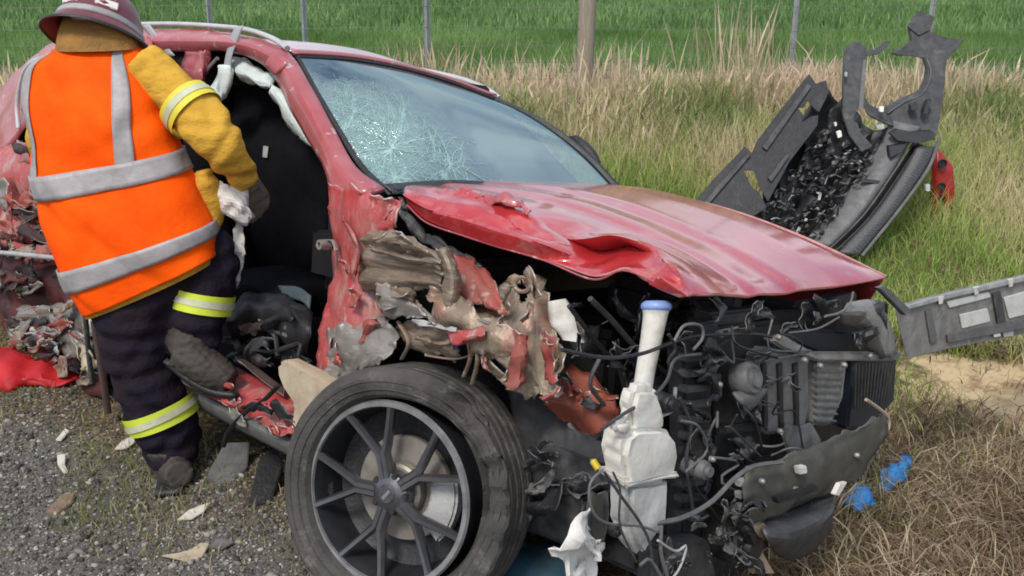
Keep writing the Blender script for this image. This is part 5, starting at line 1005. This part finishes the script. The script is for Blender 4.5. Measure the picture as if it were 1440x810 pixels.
# gloves: palm and five separate bent fingers
def glove(name, wr, fw_, side_, down, parent):
    fw_, side_, down = [Vector(q).normalized() for q in (fw_, side_, down)]; w = Vector(wr); ps = []
    def T(pts, r): return tube('f', [(*p, q) for p, q in zip(pts, r)], .01, 'glove', None, n=10, seg=14)
    ps.append(T([w - fw_ * .05, w, w + fw_ * .03], [.040, .036, .036]))
    for k, s_ in enumerate((-.030, -.010, .010, .030)): ps.append(T([w + side_ * s_ * .8 + fw_ * .0, w + side_ * s_ + fw_ * .085], [.020, .016]))
    for k, (s_, ln) in enumerate(((-.033, .066), (-.012, .08), (.011, .075), (.032, .058))):
        b = w + side_ * s_ + fw_ * .085; m1 = b + fw_ * ln * .42 + down * ln * .22; m2 = m1 + fw_ * ln * .16 + down * ln * .36; e = m2 - fw_ * ln * .12 + down * ln * .28
        ps.append(T([b - fw_ * .01, b, m1, m2, e], [.012, .0125, .0115, .0105, .008]))
    t0 = w - side_ * .032 + fw_ * .02; t1 = t0 - side_ * .022 + fw_ * .03 + down * .015; t2 = t1 + fw_ * .03 + down * .022 + side_ * .01
    ps.append(T([t0, t1, t2], [.017, .014, .010])); return union(name, ps, 'glove', parent, .005, 3)
rw_ = PW(347, 256, 3.44); glove('glove', rw_, (.25, .45, -.75), (.8, .3, .4), (-.55, .1, -.7), ppl)
lw_ = PW(122, 262, 3.87); glove('glove', lw_, (.5, .8, -.3), (.75, -.55, 0), (0, .1, -1), ppl)
# cloth in the right hand
cl_ = sheet('white_cloth', [[Wd(302, 258, 3.42), Wd(320, 262, 3.40), Wd(346, 270, 3.42)], [Wd(306, 280, 3.41), Wd(328, 284, 3.38), Wd(356, 298, 3.41)], [Wd(318, 298, 3.42), Wd(336, 308, 3.40), Wd(355, 308, 3.42)], [Wd(330, 318, 3.46), Wd(336, 322, 3.46), Wd(342, 320, 3.46)], [Wd(333, 345, 3.47), Wd(340, 350, 3.46), Wd(346, 344, 3.47)], [Wd(328, 380, 3.47), Wd(334, 384, 3.46), Wd(342, 372, 3.47)], [Wd(328, 404, 3.47), Wd(331, 408, 3.47), Wd(334, 402, 3.47)]],
    'white', None, nu=12, nv=30, crum=.014, cf=26, thick=.0025, seed=60, sharp=14, jag=.005); tag(cl_, 'crumpled white cloth hanging from the gloved hand', 'cloth')

# ================================================================== TORN BUMPER STANDING IN THE GRASS
bmp = empty('torn_bumper', (3.0, 7.0, float(height(3.0, 7.0)))); tag(bmp, 'black and grey torn-off bumper standing askew in the grass behind the bonnet', 'bumper')
BOF = Matrix.Translation(-bmp.location); BY0 = G(1190, 356).y - .12
def BW(px, py, dy=0.): return BOF @ Wd(px, py, BY0 + (350 - py) / 330 * .95 + dy)
def brow(dy, *p): return [BW(a, b, dy + (c[0] if c else 0)) for a, b, *c in p]
lb_ = float((BOF @ Vector((0, 0, 0))).z)
def BP(name, pts, dy, dep, mat, bevel=.006, jag=0., seed=3): return prism(name, [BW(a, b, dy + (c[0] if c else 0)) for a, b, *c in pts], (0, dep, 0), mat, bmp, bevel, jag, seed)
BP('undertray_flap', [(975, 286), (1010, 246), (1048, 206), (1058, 216), (1064, 200), (1100, 152), (1138, 104), (1148, 118), (1162, 113), (1166, 130), (1152, 158), (1144, 152), (1136, 142), (1130, 152), (1122, 152), (1130, 162), (1128, 172), (1140, 164), (1151, 162), (1150, 176), (1110, 228), (1092, 262), (1080, 284), (1068, 262), (1060, 240), (1046, 240), (1058, 264), (1068, 270), (1078, 292), (1060, 304), (1040, 305)], -.11, .014, 'black', .003)
for q in ([(990, 284), (1052, 214), (1056, 218), (996, 288)], [(1072, 206), (1136, 118), (1141, 122), (1078, 212)], [(1080, 250), (1106, 216), (1110, 220), (1085, 256)]): BP('flap_rib', q, -.135, .03, 'charcoal', .003)
sheet('inner_wall', [brow(-.10, (1060, 230), (1090, 205), (1125, 168), (1160, 120)), brow(.08, (1072, 270), (1100, 235), (1140, 190), (1175, 140)), brow(.14, (1075, 305), (1110, 262), (1150, 212), (1190, 150))], 'black', bmp, nu=30, nv=12, crum=.02, cf=6, thick=.012, seed=70, sharp=30)
sheet('crumpled_grille', [brow(.10, (1035, 318), (1075, 285), (1110, 225), (1150, 180), (1190, 130)), brow(.02, (1075, 335), (1110, 290), (1150, 235), (1180, 195), (1205, 165)), brow(.04, (1110, 345), (1145, 305), (1180, 255), (1205, 220), (1235, 185)), brow(.03, (1140, 350), (1170, 318), (1205, 275), (1230, 235), (1262, 165))], 'black', bmp, nu=70, nv=46, crum=.06, cf=14, thick=.01, seed=71, sharp=12)
r5 = random.Random(11)
for k in range(250):
    t, q = r5.random(), r5.random(); px = 1068 + 75 * q + 90 * t; py = 318 - 120 * t + 45 * (q - .4); a = r5.uniform(-1.4, .5); L = r5.uniform(5, 13)
    sh = [BW(px - L * math.cos(a) / 2, py - L * math.sin(a) / 2, -.05 + r5.uniform(-.03, .05)), BW(px, py + r5.uniform(-3, 3), -.08), BW(px + L * math.cos(a) / 2, py + L * math.sin(a) / 2, -.04 + r5.uniform(-.03, .05))]
    tube('grille_shard', sh, r5.uniform(.006, .013), r5.choice(['black', 'black', 'charcoal', 'charcoal', 'grey', 'pale_grey', 'olive']), bmp, n=4, seg=4, squash=.4)
BP('bumper_strut', [(1188, 80), (1192, 66), (1206, 58), (1218, 66), (1214, 127), (1203, 160), (1210, 186), (1228, 206), (1212, 214), (1194, 190), (1185, 160)], -.06, .05, 'charcoal', .006)
BP('bumper_strut', [(1216, 72), (1232, 70), (1246, 58), (1253, 58), (1248, 66), (1234, 77), (1216, 80)], -.05, .03, 'charcoal', .003)
BP('strut_edge', [(1214, 84), (1219, 84), (1214, 150), (1207, 156)], -.07, .03, 'grey', .002)
BP('lamp_surround', [(1252, 75), (1270, 68), (1284, 56), (1276, 36), (1294, 16), (1314, 24), (1307, 44), (1328, 52), (1356, 58), (1344, 72), (1332, 86), (1329, 112), (1329, 141), (1319, 192), (1296, 190), (1256, 178), (1246, 166), (1268, 144), (1292, 132), (1304, 112), (1305, 96), (1299, 82), (1282, 77), (1262, 78)], -.02, .05, 'charcoal', .006, .004)
BP('surround_tip', [(1276, 37), (1294, 15), (1315, 24), (1307, 43), (1292, 50)], -.035, .02, 'charcoal', .004)
sheet('surround_rim', [brow(-.03, (1304, 84), (1309, 98), (1307, 114), (1296, 133), (1270, 145), (1248, 160)), brow(.06, (1298, 84), (1303, 98), (1301, 112), (1290, 128), (1266, 139), (1242, 152))], 'charcoal', bmp, nu=26, nv=5, thick=.008, seed=76)
sheet('surround_brace', [brow(0, (1214, 126), (1218, 142), (1232, 152), (1252, 160)), brow(-.04, (1212, 138), (1220, 160), (1236, 170), (1256, 178))], 'charcoal', bmp, nu=20, nv=6, thick=.012, crum=.006, seed=75)
sheet('bumper_lip', [brow(.02, (1250, 168), (1243, 195), (1216, 234), (1172, 296), (1134, 336)), brow(-.05, (1266, 172), (1258, 200), (1234, 238), (1190, 302), (1150, 342)), brow(-.07, (1290, 178), (1272, 204), (1252, 236), (1208, 300), (1164, 346)), brow(-.02, (1294, 180), (1276, 206), (1256, 240), (1212, 304), (1168, 350))], 'grey', bmp, nu=44, nv=16, crum=.006, cf=6, thick=.012, seed=73, sharp=25)
BP('lip_seam', [(1212, 252), (1238, 254), (1236, 258), (1210, 256)], -.085, .02, 'black', .001)
def mesh_mat():
    m, n, l, b = mk('plastic mesh'); tc = n.new('ShaderNodeTexCoord'); v = n.new('ShaderNodeTexVoronoi'); v.inputs['Scale'].default_value = 95; v.inputs['Randomness'].default_value = .25
    l.new(tc.outputs['Object'], v.inputs['Vector']); r = n.new('ShaderNodeValToRGB'); r.color_ramp.elements[0].position = .38; r.color_ramp.elements[1].position = .5
    r.color_ramp.elements[0].color = (.02, .02, .021, 1); r.color_ramp.elements[1].color = (.075, .075, .078, 1); l.new(v.outputs['Distance'], r.inputs[0]); l.new(r.outputs[0], b.inputs['Base Color'])
    b.inputs['Roughness'].default_value = .5; return m
sheet('groove', [brow(-.05, (1284, 200), (1258, 240), (1214, 302), (1164, 352)), brow(.0, (1292, 202), (1266, 244), (1222, 306), (1174, 354)), brow(-.06, (1298, 204), (1274, 246), (1230, 310), (1182, 358))], 'black', bmp, nu=24, nv=8, thick=.01)
sheet('mesh_strip', [brow(-.06, (1290, 203), (1270, 242), (1230, 300), (1178, 356)), brow(-.08, (1304, 206), (1282, 246), (1244, 302), (1194, 358)), brow(-.06, (1318, 206), (1300, 240), (1262, 294), (1208, 360))], mesh_mat(), bmp, nu=30, nv=8, thick=.01, seed=74)
tube('strip_edge', brow(-.08, (1322, 192), (1306, 236), (1266, 293), (1212, 360)), .012, 'grey', bmp, n=7)
for q in ([(1252, 188), (1262, 182), (1282, 186), (1312, 184), (1316, 196), (1290, 202), (1262, 198)], [(1250, 206), (1276, 202), (1268, 214), (1252, 222)], [(1304, 142), (1311, 140), (1304, 162), (1298, 160)], [(1281, 148), (1290, 144), (1292, 154), (1282, 156)]):
    prism('clip', [BW(a, b, -.12) for a, b in q], (0, .06, 0), 'black', bmp, .004)
for q, mt in (([(1176.6, 185.9), (1182.8, 183.4), (1184.6, 192.1), (1179.0, 194.6)], 'white'), ([(1236.3, 150.2), (1243.7, 149.6), (1242.5, 157.6), (1237.5, 157.6)], 'white'), ([(1232.0, 177.1), (1243.2, 174.7), (1244.4, 180.9), (1234.5, 183.3)], 'pale_grey'), ([(1188.9, 101.8), (1192.0, 101.2), (1191.3, 108.0), (1188.9, 108.0)], 'pale_grey'), ([(1173.3, 173.1), (1177.0, 171.9), (1177.0, 176.9), (1174.6, 178.1)], 'white'), ([(1302.0, 260.5), (1308.2, 259.2), (1308.2, 269.1), (1302.6, 269.1)], 'pale_grey')):
    prism('broken_clip', [BW(a, b, -.13) for a, b in q], (0, .03, 0), mt, bmp, .003)
# legs of the piece that reach the ground behind the bonnet
for a, b in ((1000, 285), (1150, 345), (1195, 352)):
    p0 = BW(a, b, .02); w0 = p0 + bmp.location; tube('lower_edge', [p0, Vector((p0.x + .02, p0.y - .05, float(height(w0.x, w0.y - .05)) - .01 - bmp.location.z))], .03, 'charcoal', bmp, n=8, seg=4, squash=.5)
red = empty('red_lamp_housing', (0, 0, 0)); RY = G(1325, 300).y; rp = Wd(1325, 296, RY); red.location = (rp.x, rp.y, float(height(rp.x, rp.y))); tag(red, 'red plastic lamp housing upright in the grass against the torn bumper', 'lamp housing')
ROF = Matrix.Translation(-red.location)
rh = sil('housing', [((1311, 302), (1336, 304), RY), ((1309, 280), (1339, 280), RY), ((1311, 250), (1339, 250), RY), ((1312, 228), (1338, 232), RY + .01), ((1315, 212), (1330, 222), RY + .03), ((1317, 207), (1322, 212), RY + .04)], lambda a, b, c: ROF @ Wd(a, b, c), .7, 'lens_red', red, away=(0, 1, 0), n=16, m=22, power=4, crum=.006, cf=9)
for a, b, r in ((1325, 230, 6), (1324, 262, 5), (1325, 278, 4)): lathe('socket', [(0, .0), (r * .0046, .002), (r * .0056, .012), (r * .006, 0)], 'black', red, ROF @ Matrix.Translation(Wd(a, b, RY - .075)) @ Matrix.Rotation(math.pi / 2, 4, 'X'), 16)
p0 = Wd(1325, 300, RY); tube('mounting_peg', [ROF @ p0, Vector((0, 0, -.02))], .03, 'lens_red', red, n=8, seg=4)

# ================================================================== SMALL DEBRIS
def shard(name, px, py, outline, thick, mat, label, cat, lift=.012, tilt=.2, group=None):
    c = G(px, py); k = mpp(c); o = []; e = empty
    for u, v in outline: o.append(Vector((u * k, v * k / max(.35, abs(ray(px, py).normalized().z)), 0)))
    R = Matrix.Rotation(tilt, 3, 'X') @ Matrix.Rotation(tilt * .6, 3, 'Y'); ob = prism(name, [R @ q for q in o], (0, 0, thick), mat, None, min(.003, thick * .3), 0)
    ob.location = (c.x, c.y, float(height(c.x, c.y)) + lift); return tag(ob, label, cat, group)
shard('white_shard', 272, 728, [(-17, -8), (2, -6), (14, 2), (18, 12), (6, 8), (-8, 2)], .006, 'shard', 'largest white plastic shard on the gravel, left of the front tyre', 'shard')
shard('beige_shard', 262, 786, [(-32, -4), (-8, -6), (6, -8), (24, -2), (27, 12), (14, 12), (4, 4), (-10, 0)], .006, 'cream', 'beige torn strip with a thin tail on the gravel nearest the camera', 'shard')
shard('grey_shard', 312, 772, [(-14, -4), (4, -6), (16, 2), (6, 6), (-10, 4)], .006, 'grey', 'small grey shard between the beige strip and the front tyre', 'shard')
shard('white_shard', 90, 657, [(-14, 6), (-4, 8), (4, -2), (14, -8), (10, -10), (-6, -2)], .006, 'shard', 'white shard lying on the gravel, farthest toward the left edge', 'shard')
shard('white_shard', 89, 618, [(-5, -5), (3, -5), (6, 4), (-2, 6)], .008, 'shard', 'tiny white chip at the weedy gravel edge left of the boot', 'shard')
shard('white_shard', 178, 630, [(-12, -6), (4, -4), (12, 4), (2, 8), (-8, 2)], .006, 'shard', 'pale chip just left of the planted boot', 'shard')
shard('tan_stone', 88, 712, [(-14, -10), (6, -12), (14, 0), (8, 12), (-10, 10)], .012, M('tan stone', (.24, .17, .12), rough=.9, scale=20, bump=.4), 'flat tan stone among the grey gravel', 'stone', .0, .05)
shard('grey_fragment', 324, 662, [(-24, -16), (10, -20), (26, -4), (20, 18), (-14, 14)], .02, 'grey', 'grey plastic fragment on the ground below the sill', 'fragment', .02, .35)
shard('black_fragment', 376, 690, [(-16, -24), (12, -20), (20, 10), (4, 26), (-14, 12)], .03, 'black', 'black plastic fragment between the sill and the front tyre', 'fragment', .03, .5)
def rag(name, rows, mat, label, cat, seed, crum=.02, cf=14, thick=.006, jag=.006):
    o = sheet(name, rows, mat, None, nu=24, nv=14, crum=crum, cf=cf, thick=thick, jag=jag, seed=seed, sharp=30); return tag(o, label, cat)
def gz(px, py, dz=0.): p = G(px, py); return Vector((p.x, p.y, float(height(p.x, p.y)) + dz))
rag('blue_plastic', [[gz(1182, 716, .04), gz(1200, 708, .07), gz(1222, 702, .04)], [gz(1190, 728, .05), gz(1210, 726, .08), gz(1228, 716, .05)], [gz(1205, 734, .04), gz(1216, 733, .05), gz(1226, 726, .04)]], 'blue', 'blue plastic scrap close beside the undertray', 'scrap', 80, .012)
rag('blue_plastic', [[gz(1232, 694, .04), gz(1252, 672, .06), gz(1272, 654, .04)], [gz(1240, 702, .05), gz(1260, 684, .08), gz(1278, 662, .05)], [gz(1246, 704, .04), gz(1266, 690, .05), gz(1280, 672, .04)]], 'blue', 'longer blue plastic scrap in the dead grass, farther from the car', 'scrap', 81, .012)
rag('teal_cloth', [[gz(700, 800, .02), gz(770, 790, .05), gz(830, 800, .02)], [gz(700, 830, .10), gz(770, 825, .12), gz(830, 835, .06)], [gz(700, 880, .02), gz(770, 885, .03), gz(830, 880, .02)]], 'teal', 'dark teal cloth on the ground behind the front tyre', 'cloth', 82, .02, 8)
rag('red_tarp', [[gz(-40, 550, .01), gz(30, 548, .01), gz(90, 545, .01), gz(132, 541, .01)], [gz(-40, 545, .06), gz(20, 543, .055), gz(80, 542, .03), gz(125, 538, .03)], [gz(-40, 528, .10), gz(15, 526, .09), gz(70, 528, .05), gz(115, 530, .05)], [gz(-40, 505, .09), gz(10, 505, .08), gz(60, 512, .04), gz(105, 515, .03)]], 'bag_red', 'bright red crumpled cover lying at the rear of the car', 'cover', 83, .018, 16, .004, .012)
rr2 = random.Random(3)

# crumbs of safety glass on the shoulder
n_ = 380; cx_ = RNG.choice([-1.0, -.75, -.45, -1.7], n_) + RNG.normal(0, .28, n_); cy_ = np.where(cx_ < -1.3, 3.35, 2.75) + RNG.normal(0, .25, n_)
o = pebbles('glass_crumbs', cx_, cy_, RNG.uniform(.0025, .0055, n_), palette([(.24, .30, .29), (.5, .58, .56)], RNG.random(n_))); tag(o, 'tiny crumbs of broken safety glass scattered on the gravel', 'glass crumbs', kind='stuff')
